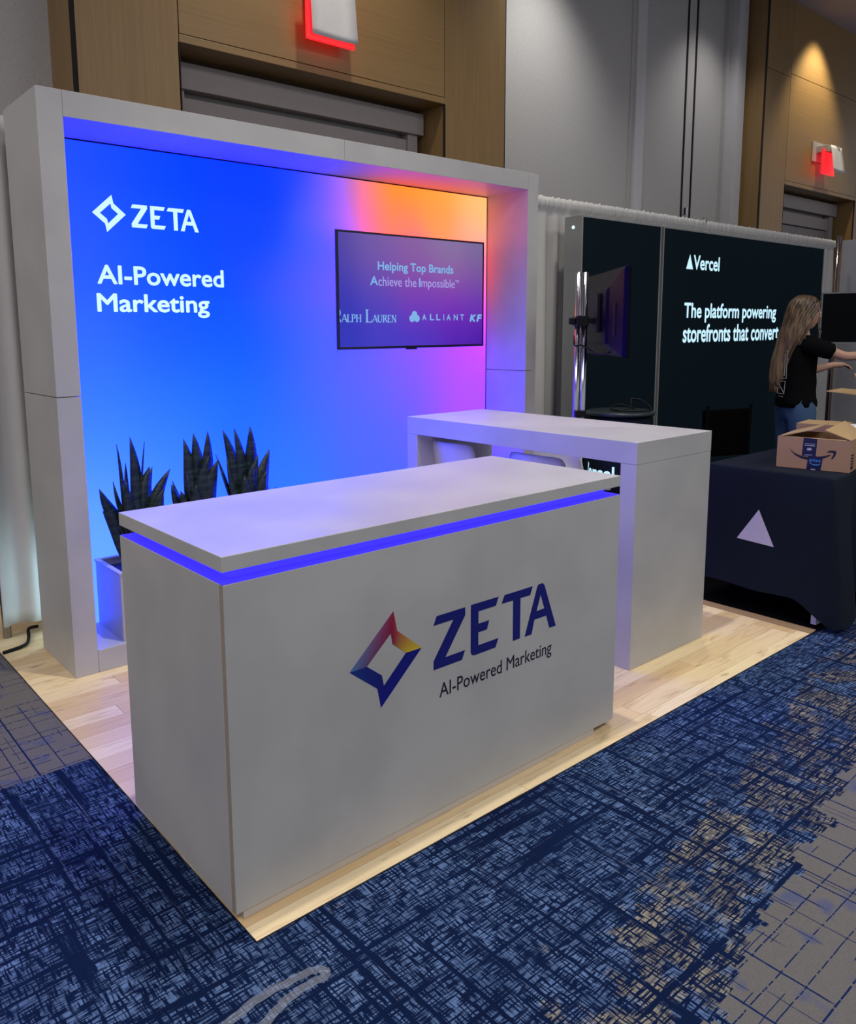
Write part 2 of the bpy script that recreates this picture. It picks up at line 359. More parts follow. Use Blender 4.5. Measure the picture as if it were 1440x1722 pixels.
def portal(n, x0, xa, xb, x1):
    t = empty('trim_%d' % n, (x0, 3.2, 0), kind='structure')
    def P(name, dims, m): 
        d = (dims[0]-x0, dims[1]-x0, dims[2]-3.2, dims[3]-3.2, dims[4], dims[5]); return boxo(name, d, m, t, bev=.002)
    zh = 3.165
    P('side_panel', (x0, x0+.03, 3.215, 3.56, 0, 5.25), M_oak)
    P('dark_reveal', (x0+.004, x0+.03, 3.204, 3.215, 0, 5.25), M_gap)
    for z0, z1 in ((0, 4.40), (4.406, 5.25)):
        P('veneer_panel', (x0+.03, xa-.003, 3.20, 3.23, z0, z1), M_oak)
        P('veneer_panel', (xb+.003, x1-.02, 3.20, 3.23, z0, z1), M_oak)
    P('veneer_panel', (xa+.003, xb-.003, 3.20, 3.23, zh+.05, 4.44), M_oakh)
    P('veneer_panel', (xa+.003, xb-.003, 3.20, 3.23, 4.446, 5.25), M_oakh)
    P('header_edge', (xa, xb, 3.198, 3.23, zh, zh+.045), M_oakh)
    P('backing', (x0+.03, x1-.03, 3.235, 3.3, zh+.02, 5.25), M_gap)
    P('soffit', (xa, xb, 3.23, 3.55, zh, zh+.02), M_oak)
    P('jamb', (xb, xb+.03, 3.215, 3.55, 0, zh), M_oak); P('jamb', (xa-.03, xa, 3.215, 3.55, 0, zh), M_oak)
    P('dark_reveal', (xb-.004, xb+.012, 3.20, 3.215, 0, zh), M_gap); P('dark_reveal', (xa-.012, xa+.004, 3.20, 3.215, 0, zh), M_gap)
    P('side_panel', (x1-.02, x1, 3.215, 3.56, 0, 5.25), M_oak); P('dark_reveal', (x1-.02, x1-.004, 3.204, 3.215, 0, 5.25), M_gap)
    d = empty('door_%d' % n, ((xa+xb)/2, 3.5, 0), kind='structure'); cx = (xa+xb)/2
    def D(name, dims, m): return boxo(name, (dims[0]-cx, dims[1]-cx, dims[2]-3.5, dims[3]-3.5, dims[4], dims[5]), m, d, bev=.002)
    D('head_frame', (xa+.05, xb-.02, 3.42, 3.50, 2.97, 3.13), M_frame_paint)
    D('head_frame', (xa+.05, xb-.10, 3.47, 3.53, 2.78, 2.93), M_frame_paint)
    D('side_frame', (xb-.16, xb-.06, 3.45, 3.53, 0, 2.97), M_frame_paint); D('side_frame', (xa+.05, xa+.14, 3.45, 3.53, 0, 2.97), M_frame_paint)
    mid = (xa+xb)/2
    for a, b in ((xa+.15, mid-.004), (mid+.004, xb-.17)):
        lf = D('door_leaf', (a, b, 3.50, 3.54, .01, 2.77), M_door)
        boxo('handle', ((b-.09 if a < mid-.1 else a+.06)-cx, (b-.06 if a < mid-.1 else a+.09)-cx, -.06, -.02, .95, 1.25), M_chrome, lf)
portal(1, .81, 1.455, 3.642, 4.34)
portal(2, 8.72, 9.34, 11.46, 12.2)

# maple floor of the booth, plank by plank
wf = empty('plank_flooring', (1.524, 1.5, 0), label='pale maple plank flooring of the booth, on the blue carpet', cat='flooring')
boxo('underlay', (-1.522, 1.522, -1.498, 1.5, -.006, -.001), M_dark_core, wf)
y = 0.0; row = 0; pm = {}
rows = [(0, .055)]+[(.055+.0921*k, .055+.0921*(k+1)) for k in range(33)]
starts = {0: [0, .98, 1.71, 2.69]}
for ri, (ya, yb) in enumerate(rows):
    yb = min(yb, 3.0)
    if ya >= 3.0: break
    xs = starts.get(ri)
    if not xs:
        xs = [0]; a = random.uniform(.15, .8)
        while a < 2.95: xs.append(a); a += random.uniform(.5, .95)
    for a, b in zip(xs, xs[1:]+[3.048]):
        key = (round(b-a, 2), round(yb-ya, 3))
        bm = BM(); box(bm, -(b-a)/2+.0006, (b-a)/2-.0006, -(yb-ya)/2+.0005, (yb-ya)/2-.0005, -.001, .0)
        o = obj('plank', bm, M_maple, wf); o.location = ((a+b)/2-1.524, (ya+yb)/2-1.5, random.uniform(-.0002, .0002))
tm = boxo('edge_trim', (1.47, 1.538, -1.5, .8, .0002, .003), simple('edge_trim', (.30, .2, .11, 1), .6), wf, bev=.001)

bf = tag(boxo('foam_flooring', (3.066, 9.2, .0, 2.38, -.006, 0), M_mat), 'black flooring of the dark booth next to the maple planks', 'flooring')

# ------------------------------------------------------------------ backwall frame with lightbox
fr = empty('display_wall', (1.625, 2.0, 0), label='tall white laminate display frame around the glowing blue graphic', cat='display wall')
def FR(name, x0, x1, y0, y1, z0, z1, m=M_lam, bev=.0015): return boxo(name, (x0-1.625, x1-1.625, y0-2, y1-2, z0, z1), m, fr, bev)
YF, YB = 1.779, 2.225
FR('column_panel', .1684, .2664, YF, YB, 0, 1.183); FR('column_panel', .1684, .2664, YF, YB, 1.186, 2.370)
FR('column_panel', 2.988, 3.083, YF, YB, 0, 1.183); FR('column_panel', 2.988, 3.083, YF, YB, 1.186, 2.370)
FR('top_panel', .2670, 1.62, YF, YB, 2.271, 2.370); FR('top_panel', 1.6212, 2.9875, YF, YB, 2.271, 2.370)
FR('sill_panel', .2675, 2.9870, YF, YB, 0, .0985)
FR('seam_shadow', .2656, .2680, YF+.004, YB, 2.26, 2.368, M_gap, 0)
PTS = [(0.403,2.202,35,80,245),(0.751,2.22,5,70,255),(1.21,2.219,0,60,255),(1.559,2.229,10,65,250),(1.788,2.254,70,85,240),(1.908,2.251,190,110,190),(1.99,2.238,240,140,90),(2.294,2.243,248,155,20),(2.626,2.241,245,170,50),(2.935,2.234,240,200,110),(1.784,2.098,110,95,235),(1.946,2.112,225,115,170),(2.203,2.102,252,135,80),(2.577,2.08,250,150,85),(2.883,2.031,250,185,150),(1.903,2.013,190,105,215),(2.292,2.025,255,120,130),(2.779,2.006,252,150,130),(0.402,1.802,45,90,250),(0.729,1.82,5,80,255),(1.262,1.85,0,70,255),(1.547,1.835,20,80,250),(1.738,1.844,75,95,245),(2.955,1.832,255,110,190),(2.954,1.495,235,70,225),(0.405,1.441,50,105,250),(0.796,1.437,15,85,255),(1.281,1.433,0,85,255),(1.649,1.43,60,100,250),(0.411,1.122,55,120,250),(0.778,1.098,35,110,255),(1.231,1.068,20,100,255),(1.599,1.045,55,100,255),(1.929,1.227,95,95,250),(2.38,1.21,125,90,245),(2.73,1.272,180,80,245),(2.918,1.191,195,80,245),(1.924,0.955,85,100,250),(2.378,0.994,115,90,250),(2.784,1.006,170,80,245),(2.948,0.957,165,85,245),(0.407,0.85,75,145,250),(0.675,0.848,50,125,255),(1.087,0.896,35,115,255),(1.514,0.79,45,115,255),(1.92,0.783,70,105,250),(2.188,0.793,75,105,250),(0.417,0.57,100,170,250),(0.451,0.451,110,175,250),(0.818,0.685,75,145,255),(1.433,0.636,50,120,255),
(1.774,2.232,70,80,245),(1.867,2.242,100,90,230),(1.914,2.247,195,115,180),(1.969,2.253,240,140,80),(2.075,2.264,248,150,20),(2.235,2.281,248,155,20),(1.798,2.152,110,95,240),(1.906,2.162,200,110,215),(2.003,2.171,245,120,110),(2.145,2.184,250,145,40),(2.448,2.213,250,160,60),(2.777,2.244,245,185,90),(2.953,2.26,240,200,120),(1.704,2.04,100,100,240),(1.796,2.047,150,105,235),(1.931,2.058,225,110,190),(2.072,2.069,255,115,130),(2.293,2.087,255,130,90),(2.609,2.112,250,160,90),(2.865,2.132,250,190,140),(1.728,1.959,110,95,235),(1.66,1.83,70,90,245),(1.751,1.835,100,95,240),
(1.4,2.02,0,66,255),(1.62,2.0,35,85,250),(1.4,2.12,0,62,255),(1.64,2.12,40,80,248),(1.65,1.9,40,88,250),(2.0,1.6,110,95,245),(2.4,1.6,170,90,230),(2.4,1.85,235,110,160),(.4,.15,110,175,250),(1.4,.2,60,130,255),(2.3,.2,90,110,250),(2.9,.3,130,95,245)]
def shade(px, pz, pts, s):
    w = 0; c = [0, 0, 0]
    if len(pts) > 30:
        f = lambda v, a, b: (lambda t: t*t*(3-2*t))(min(1, max(0, (v-a)/(b-a))))
        s = .20-.10*f(px, 1.0, 1.5)*f(pz, 1.6, 1.95)
    for x, z, r, g, b in pts:
        d2 = ((px-x)**2+(pz-z)**2); k = math.exp(-d2/(2*s*s))+1e-4/(d2+.02)
        w += k; c[0] += k*lin(r); c[1] += k*lin(g); c[2] += k*lin(b)
    c = [q/w for q in c]; k = BOOST if len(pts) > 30 else 0
    return (c[0]*(1+.4*k*c[0]**5), c[1], c[2]*(1+k*c[2]**5), 1)
BOOST = 6.0
def gradient_panel(name, x0, x1, z0, z1, y, th, pts, s, nx, nz, mat, parent, org):
    bm = BM(); L = bm.verts.layers.float_color.new('print')
    g = [[None]*(nz+1) for _ in range(nx+1)]
    for i in range(nx+1):
        for k in range(nz+1):
            px = x0+(x1-x0)*i/nx; pz = z0+(z1-z0)*k/nz
            v = bm.verts.new((px-org[0], y-org[1], pz-org[2])); v[L] = shade(px, pz, pts, s); g[i][k] = v
    for i in range(nx):
        for k in range(nz): bm.faces.new((g[i][k], g[i+1][k], g[i+1][k+1], g[i][k+1]))
    r = bmesh.ops.extrude_edge_only(bm, edges=[e for e in bm.edges if e.is_boundary])
    bmesh.ops.translate(bm, vec=(0, th, 0), verts=[v for v in r['geom'] if isinstance(v, bmesh.types.BMVert)])
    return obj(name, bm, mat, parent)
def print_mat(name, strength, rough, basef=.25, spec=.3):
    q = N(name); a = q.n('ShaderNodeAttribute', attribute_name='print').outputs['Color']
    q.set(Base_Color=q.mix(basef, (0, 0, 0, 1), a), Roughness=rough, Emission_Color=a, Emission_Strength=strength)
    q.b.inputs['Specular IOR Level'].default_value = spec; return q
qg = print_mat('backlit_gradient_fabric', 1.0, .8, .15, .1); qg.bump(qg.noise(qg.pos(), 5, 3), .25, .02)
gradient_panel('lightbox_graphic', .2675, 2.9870, .0990, 2.2705, 2.115, .02, PTS, .10, 130, 104, qg.m, fr, (1.625, 2, 0))
FR('graphic_channel', .2676, 2.9869, 2.1135, 2.1150, 2.2640, 2.2704, M_gap, 0)
FR('graphic_channel', 2.9825, 2.9869, 2.1135, 2.1150, .10, 2.264, M_gap, 0)
FR('back_panel', .2675, 2.9870, 2.16, 2.22, .0985, 2.2705, M_lam, 0)
# logo outlines (x, z) as they stand on the counter front
STAR_O = [(0.499,0.68),(0.512,0.621),(0.602,0.548),(0.452,0.415),(0.44,0.474),(0.347,0.547)]
STAR_I = [(0.489,0.619),(0.495,0.587),(0.543,0.549),(0.463,0.476),(0.456,0.508),(0.405,0.547)]
LZ = [(0.66,0.627),(0.775,0.627),(0.775,0.603),(0.694,0.494),(0.775,0.494),(0.762,0.467),(0.648,0.467),(0.648,0.494),(0.727,0.601),(0.648,0.601)]
LE = [(0.799,0.628),(0.919,0.627),(0.907,0.601),(0.831,0.601),(0.831,0.562),(0.878,0.562),(0.868,0.535),(0.831,0.535),(0.831,0.494),(0.92,0.494),(0.907,0.467),(0.814,0.467),(0.804,0.471),(0.799,0.48)]
LT = [(0.946,0.626),(1.078,0.626),(1.066,0.599),(1.020,0.600),(1.020,0.467),(0.987,0.467),(0.986,0.600),(0.933,0.601)]
LA = ([(1.043,0.466),(1.101,0.620),(1.108,0.626),(1.127,0.626),(1.136,0.618),(1.198,0.465),(1.165,0.466),(1.148,0.512),(1.089,0.512),(1.076,0.466)], [(1.118,0.590),(1.138,0.539),(1.099,0.538)])
def remap(pl, src, dst):
    f = lambda p: (dst[0]+(p[0]-src[0])/(src[1]-src[0])*(dst[1]-dst[0]), dst[2]+(p[1]-src[2])/(src[3]-src[2])*(dst[3]-dst[2]))
    return ([f(p) for p in pl[0]], [f(p) for p in pl[1]]) if isinstance(pl, tuple) else [f(p) for p in pl]
PW = ((-1.625, .115, 0), (1, 0, 0), (0, 0, 1))     # plane of the graphic, local to the display wall
obj('star_logo', polys(BM(), PW, [remap((STAR_O, STAR_I), (.347, .602, .415, .68), (.477, .629, 1.887, 2.05))]), M_glow_letter, fr)
obj('wordmark', polys(BM(), PW, [remap(p, (.648, 1.198, .467, .627), (.655, .987, 1.916, 2.018)) for p in (LZ, LE, LT, LA)]), M_glow_letter, fr)
text('lettering', 'AI-Powered', PW, (.482, 1.110, 1.657, 1.743), M_glow_letter, fr, bold=.022)
text('lettering', 'Marketing', PW, (.474, 1.027, 1.508, 1.617), M_glow_letter, fr, bold=.022)

# wall television
tv = empty('wall_television', (2.33, 2.075, 1.337), label='wide flat television showing purple slide, on the glowing graphic', cat='television')
T0 = (2.33, 2.075, 1.337)
def TB(name, x0, x1, y0, y1, z0, z1, m, bev=.001, par=None): return boxo(name, (x0-T0[0], x1-T0[0], y0-T0[1], y1-T0[1], z0-T0[2], z1-T0[2]), m, par or tv, bev)
TX0, TX1, TZ0, TZ1 = 1.757, 2.903, 1.337, 1.981
TB('housing', TX0+.04, TX1-.04, 2.066, 2.112, TZ0, TZ1, M_bezel)
b = .011
for d in ((TX0, TX1, TZ1-b, TZ1), (TX0, TX1, TZ0, TZ0+b*1.3), (TX0, TX0+b*1.6, TZ0+b, TZ1-b), (TX1-b, TX1, TZ0+b, TZ1-b)):
    TB('bezel', d[0], d[1], 2.0575, 2.066, d[2], d[3], M_bezel)
TB('receiver_bump', 2.26, 2.34, 2.060, 2.072, TZ0-.008, TZ0, M_bezel)
TVP = [(1.78,1.97,70,60,160),(2.0,1.96,120,95,165),(2.3,1.95,135,100,160),(2.6,1.93,135,120,165),(2.88,1.94,120,115,155),(1.78,1.75,60,55,175),(2.05,1.8,110,75,175),(2.3,1.78,140,75,165),(2.6,1.78,145,85,160),(2.88,1.78,125,80,160),
(1.78,1.55,42,45,180),(2.05,1.6,85,70,190),(2.35,1.62,120,60,190),(2.6,1.6,125,50,190),(2.88,1.6,105,45,180),(1.78,1.38,50,55,195),(2.1,1.4,70,60,200),(2.4,1.4,75,55,195),(2.65,1.4,85,35,180),(2.88,1.36,72,10,160),(1.8,1.45,38,42,182)]
qt = print_mat('television_picture', .92, .22, .05, .4)
gradient_panel('screen', TX0+.012, TX1-.010, TZ0+.012, TZ1-.010, 2.060, .004, TVP, .12, 40, 24, qt.m, tv, T0)
PT = ((-T0[0], 2.0596-T0[1], -T0[2]), (1, 0, 0), (0, 0, 1))
text('slide_lettering', 'Helping Top Brands', PT, (2.046, 2.636, 1.763, 1.826), M_tvtxt, tv, bold=.022)
text('slide_lettering', 'A', PT, (1.990, 2.047, 1.693, 1.743), M_tvtxt, tv, bold=.022)
text('slide_lettering', 'chieve the', PT, (2.050, 2.336, 1.690, 1.743), M_tvtxt2, tv)
text('slide_lettering', 'I', PT, (2.356, 2.368, 1.692, 1.742), M_tvtxt, tv, bold=.022)
text('slide_lettering', 'mpossible', PT, (2.375, 2.648, 1.677, 1.743), M_tvtxt2, tv)
text('slide_lettering', 'TM', PT, (2.653, 2.684, 1.727, 1.741), M_tvtxt2, tv)
# serif lettering built from strokes: (x0,z0,x1,z1,width)
SER = {'A': ([(.02,0,.36,1,.06),(.36,1,.74,0,.15),(.15,.34,.6,.34,.05)], .76), 'L': ([(.14,0,.14,1,.15),(.0,.03,.6,.03,.06),(.6,.03,.6,.22,.05),(.0,.97,.28,.97,.05)], .66),
 'P': ([(.14,0,.14,1,.15),(.0,.97,.45,.97,.06),(.45,.97,.58,.76,.13),(.58,.76,.45,.5,.13),(.45,.5,.14,.5,.05),(0,.03,.28,.03,.05)], .66),
 'H': ([(.14,0,.14,1,.15),(.68,0,.68,1,.15),(.14,.52,.68,.52,.05),(0,.03,.28,.03,.05),(.54,.03,.82,.03,.05),(0,.97,.28,.97,.05),(.54,.97,.82,.97,.05)], .88),
 'U': ([(.14,1,.14,.22,.15),(.14,.22,.3,.03,.12),(.3,.03,.5,.03,.08),(.5,.03,.64,.22,.07),(.64,.22,.64,1,.06),(0,.97,.28,.97,.05),(.52,.97,.76,.97,.05)], .8),
 'R': ([(.14,0,.14,1,.15),(.0,.97,.42,.97,.06),(.42,.97,.56,.76,.13),(.56,.76,.42,.5,.13),(.42,.5,.14,.5,.05),(.34,.5,.72,.02,.13),(0,.03,.28,.03,.05)], .74),
 'E': ([(.14,0,.14,1,.15),(0,.03,.56,.03,.06),(0,.97,.54,.97,.06),(.14,.52,.42,.52,.05),(.56,.03,.56,.2,.05),(.54,.97,.54,.8,.05)], .64),
 'N': ([(.12,0,.12,1,.06),(.12,1,.66,0,.15),(.66,0,.66,1,.06),(0,.97,.18,.97,.05),(0,.03,.24,.03,.05),(.54,.97,.8,.97,.05)], .84)}
def serif(bm, s, plane, x0, x1, z0, z1, clipx=None):
    tot = sum(SER[c][1] for c in s); k = (x1-x0)/tot; h = z1-z0; x = x0; pl = []
    for c in s:
        for a, b_, c2, d, w in SER[c][0]:
            p = Vector((x+a*k, z0+b_*h)); q = Vector((x+c2*k, z0+d*h)); dv = q-p
            if dv.length < 1e-6: continue
            nrm = Vector((-dv.y, dv.x)).normalized()*(w*k*.55)
            pl.append([tuple(p+nrm), tuple(p-nrm), tuple(q-nrm), tuple(q+nrm)])
        x += SER[c][1]*k
    if clipx is not None: pl = [[(max(a, clipx), b_) for a, b_ in g] for g in pl]; pl = [g for g in pl if max(a for a, _ in g)-min(a for a, _ in g) > 5e-4]
    return polys(bm, plane, pl, .0008)
bm = BM(); serif(bm, 'ALPH', PT, 1.790, 1.928, 1.488, 1.530); serif(bm, 'L', PT, 1.955, 2.004, 1.486, 1.558); serif(bm, 'AUREN', PT, 2.004, 2.184, 1.486, 1.528)
polys(bm, PT, [[(1.7762, 1.556), (1.782, 1.548), (1.782, 1.530), (1.7762, 1.522)], [(1.7762, 1.508), (1.787, 1.488), (1.779, 1.488), (1.7762, 1.495)]], .0008)
obj('slide_logo', bm, M_tvtxt, tv)
bm = BM(); circ = lambda cx, cz, r, n=20: [(cx+r*math.cos(6.2832*k/n), cz+r*math.sin(6.2832*k/n)) for k in range(n)]
polys(bm, PT, [circ(2.320, 1.532, .021)], .0008); polys(bm, PT, [circ(2.301, 1.509, .021)], .0010); polys(bm, PT, [circ(2.339, 1.509, .021)], .0012)
obj('slide_logo', bm, M_tvtxt, tv)
for i, ch in enumerate('ALLIANT'):
    w = .006 if ch == 'I' else .034; xx = (2.380, 2.442, 2.494, 2.553, 2.580, 2.640, 2.695)[i]
    text('slide_lettering', ch, PT, (xx, xx+w, 1.499, 1.535), M_tvtxt, tv, bold=.02)
text('slide_lettering', 'K', PT, (2.778, 2.834, 1.490, 1.536), M_tvtxt, tv, bold=.05, shear=.2)
text('slide_lettering', 'F', PT, (2.838, 2.888, 1.490, 1.536), M_tvtxt, tv, bold=.05, shear=.2)

# ------------------------------------------------------------------ front counter
ct = empty('reception_counter', (.766, .39, 0), label='white laminate front counter with star logo and blue light band', cat='counter')
O = (.766, .39)
def CB(name, x0, x1, y0, y1, z0, z1, m=M_lam, bev=.0012, par=None): return boxo(name, (x0-O[0], x1-O[0], y0-O[1], y1-O[1], z0, z1), m, par or ct, bev)
X0, X1, Y0, Y1 = -.0107, 1.5400, .0808, .7003
CB('countertop', X0, X1, Y0, Y1, .8906, .9284, bev=.0015)
CB('front_panel', X0+.0025, X1, Y0, Y0+.018, .0228, .8604)
CB('side_panel', X0, X0+.018, Y0+.0185, Y1, .0228, .8604); CB('side_panel', X1-.018, X1, Y0+.0185, Y1, .0228, .8604)
CB('back_panel', X0+.018, X1-.018, Y1-.018, Y1, .0228, .8604)
CB('panel_joint', X0+.001, X0+.006, Y0+.004, Y0+.02, .024, .861, M_edge, 0)
CB('ledge', X0+.019, X1-.019, Y0+.019, Y1-.019, .845, .8600)
CB('ledge_glow', X0+.002, X1-.002, Y0+.002, Y1-.002, .8606, .8620, emit('blue_glow_sheet', (.040, .024, 1, 1), 1.1, (.02, .02, .1, 1), .6), 0)  # LED glow on the white ledge, put in as an emissive sheet
CB('riser_core', X0+.045, X1-.045, Y0+.045, Y1-.045, .8622, .8904, M_lam, 0)
e = .0425
for d in ((X0+e, X1-e, Y0+e-.002, Y0+e), (X0+e, X1-e, Y1-e, Y1-e+.002), (X0+e-.002, X0+e, Y0+e, Y1-e), (X1-e, X1-e+.002, Y0+e, Y1-e)):
    CB('led_strip', *d, .8625, .8892, M_led, 0)
kx0, kx1, ky0 = .0117, 1.429, .0830
CB('kick_base', kx0, kx1, ky0, .66, 0.0005, .0228, simple('toe_kick', (.5, .46, .42, 1), .6))
PC = ((-O[0], Y0-O[1], 0), (1, 0, 0), (0, 0, 1))
# star emblem: facets with colour running through them
def star():
    bm = BM(); L = bm.verts.layers.float_color.new('print')
    Oo, Ii = STAR_O, STAR_I
    cols_o = [(150, 22, 60), (165, 60, 60), (205, 185, 45), (8, 14, 130), (10, 22, 120), (70, 120, 175)]
    cols_i = [(130, 18, 60), (120, 18, 60), (205, 175, 50), (8, 14, 120), (8, 24, 110), (95, 70, 110)]
    navyc = (6, 12, 118)
    for i in range(6):
        j = (i+1) % 6; a, b2, c2, d2 = Oo[i], Oo[j], Ii[j], Ii[i]; ca, cb, cc, cd = cols_o[i], cols_o[j], cols_i[j], cols_i[i]
        if i == 2: ca = cd = navyc
        if i == 4: ca, cb, cc, cd = (8, 20, 115), (20, 50, 130), (12, 35, 120), (8, 20, 110)
        vs = []
        for (p, c) in ((a, ca), (b2, cb), (c2, cc), (d2, cd)):
            v = bm.verts.new((p[0]-O[0], Y0-O[1]-.0008, p[1])); v[L] = (lin(c[0]), lin(c[1]), lin(c[2]), 1); vs.append(v)
        f = bm.faces.new(vs)
        bmesh.ops.subdivide_edges(bm, edges=f.edges[:], cuts=6, use_grid_fill=True)
    bmesh.ops.recalc_face_normals(bm, faces=bm.faces)
    q = N('star_print'); at = q.n('ShaderNodeAttribute', attribute_name='print').outputs['Color']; q.set(Base_Color=at, Roughness=.4)
    return obj('star_logo', bm, q.m, ct)
star()
obj('wordmark', polys(BM(), PC, [LZ, LE, LT, LA], .001), M_navy, ct)
text('tagline', 'AI-Powered Marketing', PC, (.671, 1.178, .362, .419), M_ink, ct, th=.001)

# ------------------------------------------------------------------ high table
ht = empty('high_table', (2.283, 1.031, 0), label='white waterfall high table behind the front counter', cat='table')
def HT(name, x0, x1, y0, y1, z0, z1): return boxo(name, (x0-2.283, x1-2.283, y0-1.031, y1-1.031, z0, z1), M_lam, ht, .0015)
HT('tabletop', 1.990, 2.5756, .313, 1.7486, .885, .9773)
HT('leg', 1.9905, 2.5750, .3135, .390, 0.0005, .8842); HT('leg', 1.9905, 2.5750, 1.668, 1.748, 0.0005, .8842)

# stools
def stool_parts(name, label, group):
    t = empty(name, label=label, cat='stool', group=group)
    bm = BM(); nu, nv = 14, 12; g = []
    # profile from seat front to back top (x forward = -facing; seat faces +x)
    prof = spline([(.20, 0, .635), (.17, 0, .652), (.05, 0, .640), (-.08, 0, .640), (-.15, 0, .665), (-.175, 0, .71), (-.19, 0, .775), (-.205, 0, .845)], 4)
    n = len(prof)
    for i, p in enumerate(prof):
        t_ = i/(n-1); row_ = []
        half = .19+.0*t_ if t_ < .5 else .19-.022*(t_-.5)*2
        if t_ > .9: half -= .03*((t_-.9)/.1)**2
        if t_ < .06: half -= .03*((.06-t_)/.06)**2
        for k in range(nu+1):
            s = -1+2*k/nu; up = .012*s*s if t_ < .5 else 0; wrap = (.05*s*s if t_ > .5 else 0)*min(1, (t_-.5)*4)
            drop = .012*abs(s)**6 if t_ > .97 else 0
            row_.append(bm.verts.new((p.x+wrap, half*s, p.z+up-drop)))
        g.append(row_)
    for a, b_ in zip(g, g[1:]):
        for k in range(nu): bm.faces.new((a[k], a[k+1], b_[k+1], b_[k]))
    sh = obj('seat_shell', bm, M_stool, t, True); md = sh.modifiers.new('s', 'SOLIDIFY'); md.thickness = .012; md.offset = 0
    for sx in (-1, 1):
        for sy in (-1, 1): obj('leg', tube(BM(), [(sx*.12, sy*.13, .633), (sx*.19, sy*.20, 0.008)], .010, 8), M_chrome, t, True)
    pts = [(-.165, -.175, .24), (.165, -.175, .24), (.165, .175, .24), (-.165, .175, .24), (-.165, -.175, .24)]
    bm = BM()
    for a, b_ in zip(pts, pts[1:]): tube(bm, [a, b_], .007, 8)
    obj('footrest', bm, M_chrome, t, True)
    return t
def copy_tree(o, par=None):
    c = o.copy(); C.objects.link(c); c.parent = par
    for ch in o.children: copy_tree(ch, c)
    return c
st = stool_parts('bar_stool', 'white shell stool tucked under high table, nearest the glowing wall', 'white stools around the high table')
st.location = (2.29, 1.56, -.0)
s2 = copy_tree(st); s2['label'] = 'white shell stool tucked under high table, nearer the front counter'; s2.location = (2.29, .965, 0)
s3 = copy_tree(st); s3['label'] = 'white shell stool on the far side of high table, back turned to dark booth'; s3.location = (2.58, 1.31, 0); s3.rotation_euler.z = math.pi

# ------------------------------------------------------------------ planter and snake plants
pl = empty('planter', (.93, 1.95, .0985), label='long white planter box at the foot of the blue graphic', cat='planter')
def PL(name, x0, x1, y0, y1, z0, z1, m=M_lam): return boxo(name, (x0-.93, x1-.93, y0-1.95, y1-1.95, z0-.0985, z1-.0985), m, pl, .001)
PX0, PX1, PY0, PY1 = .386, 1.46, 1.800, 2.108
PL('side_panel', PX0+.004, PX0+.018, PY0+.018, PY1-.018, .0990, .398); PL('side_panel', PX1-.018, PX1-.004, PY0+.018, PY1-.018, .0990, .398)
PL('front_panel', PX0+.004, PX1-.004, PY0+.004, PY0+.018, .0990, .398); PL('back_panel', PX0+.004, PX1-.004, PY1-.018, PY1-.004, .0990, .398)
for d in ((PX0, PX1, PY0, PY0+.022), (PX0, PX1, PY1-.022, PY1), (PX0, PX0+.022, PY0+.022, PY1-.022), (PX1-.022, PX1, PY0+.022, PY1-.022)):
    PL('rim', *d, .398, .408)
PL('soil', PX0+.02, PX1-.02, PY0+.02, PY1-.02, .33, .372, M_soil)
def leaf(bm, base, tip, w, bend, twist=0, fold=.25):
    base = Vector(base); tip = Vector(tip); n = 12; d = tip-base; L = d.length
    side = d.cross(Vector((0, 1, 0))).normalized(); side = (Matrix.Rotation(twist, 3, d.normalized()) @ side)
    nn = side.cross(d).normalized(); rows_ = []
    for i in range(n+1):
        t = i/n; c = base+d*t+Vector(bend)*(t*(1-t)*4*.25)+side*(.012*math.sin(t*7+L*20)*t)
        ww = 1.25*w*(.55+.75*math.sin(min(1, t*1.15)*math.pi*.62))*(1-t**4.5)*.62
        if i == n: ww = .0006
        rows_.append([bm.verts.new(c-side*ww+nn*ww*fold), bm.verts.new(c-nn*ww*.1), bm.verts.new(c+side*ww+nn*ww*fold)])
    for a, b_ in zip(rows_, rows_[1:]):
        for k in range(2): bm.faces.new((a[k], a[k+1], b_[k+1], b_[k]))
def plant(cx, cy, label, leaves, grp='snake plants in the planter'):
    t = empty('snake_plant', (cx, cy, .372), label=label, cat='plant', group=grp)
    for (tx, tz, ty, w, tw) in leaves:
        bm = BM(); bx_ = (tx-cx)*.22+random.uniform(-.015, .015); by_ = random.uniform(-.03, .03)
        leaf(bm, (bx_, by_, -.004), (tx-cx, ty-cy, tz-.372), w, ((tx-cx)*-.35, 0, .02), tw, random.uniform(.2, .45))
        o = obj('leaf', bm, M_leaf, t, True); md = o.modifiers.new('s', 'SOLIDIFY'); md.thickness = .003; md.offset = 0
plant(.54, 1.94, 'leftmost dark snake plant in the white planter, leaves splayed to the left', [(.455,.955,1.93,.024,.9),(.521,.98,1.93,.038,.3),(.583,.956,1.93,.022,1.1),(.692,.818,1.93,.045,.2),(.37,.766,1.93,.04,.3),(.43,.79,1.93,.03,.8),(.383,.668,1.93,.042,.4),(.596,.837,1.94,.055,0),(.615,.832,1.95,.04,.2),(.473,.852,1.96,.025,1.0),(.50,.86,1.97,.03,.7),(.46,.80,1.86,.04,.4),(.64,.74,1.86,.05,.3)])
plant(.86, 1.94, 'middle dark snake plant in the white planter, dense upright striped leaves', [(.769,.949,1.93,.046,.2),(.824,.972,1.93,.046,0),(.898,.974,1.93,.046,.2),(.767,.789,1.9,.03,.8),(.692,.751,1.9,.045,.5),(.861,.86,1.89,.055,0),(.913,.838,1.89,.055,.1),(.73,.72,1.88,.05,.4),(.71,.76,1.93,.035,.7),(.80,.74,1.86,.055,.2),(.95,.62,1.9,.04,.5)])
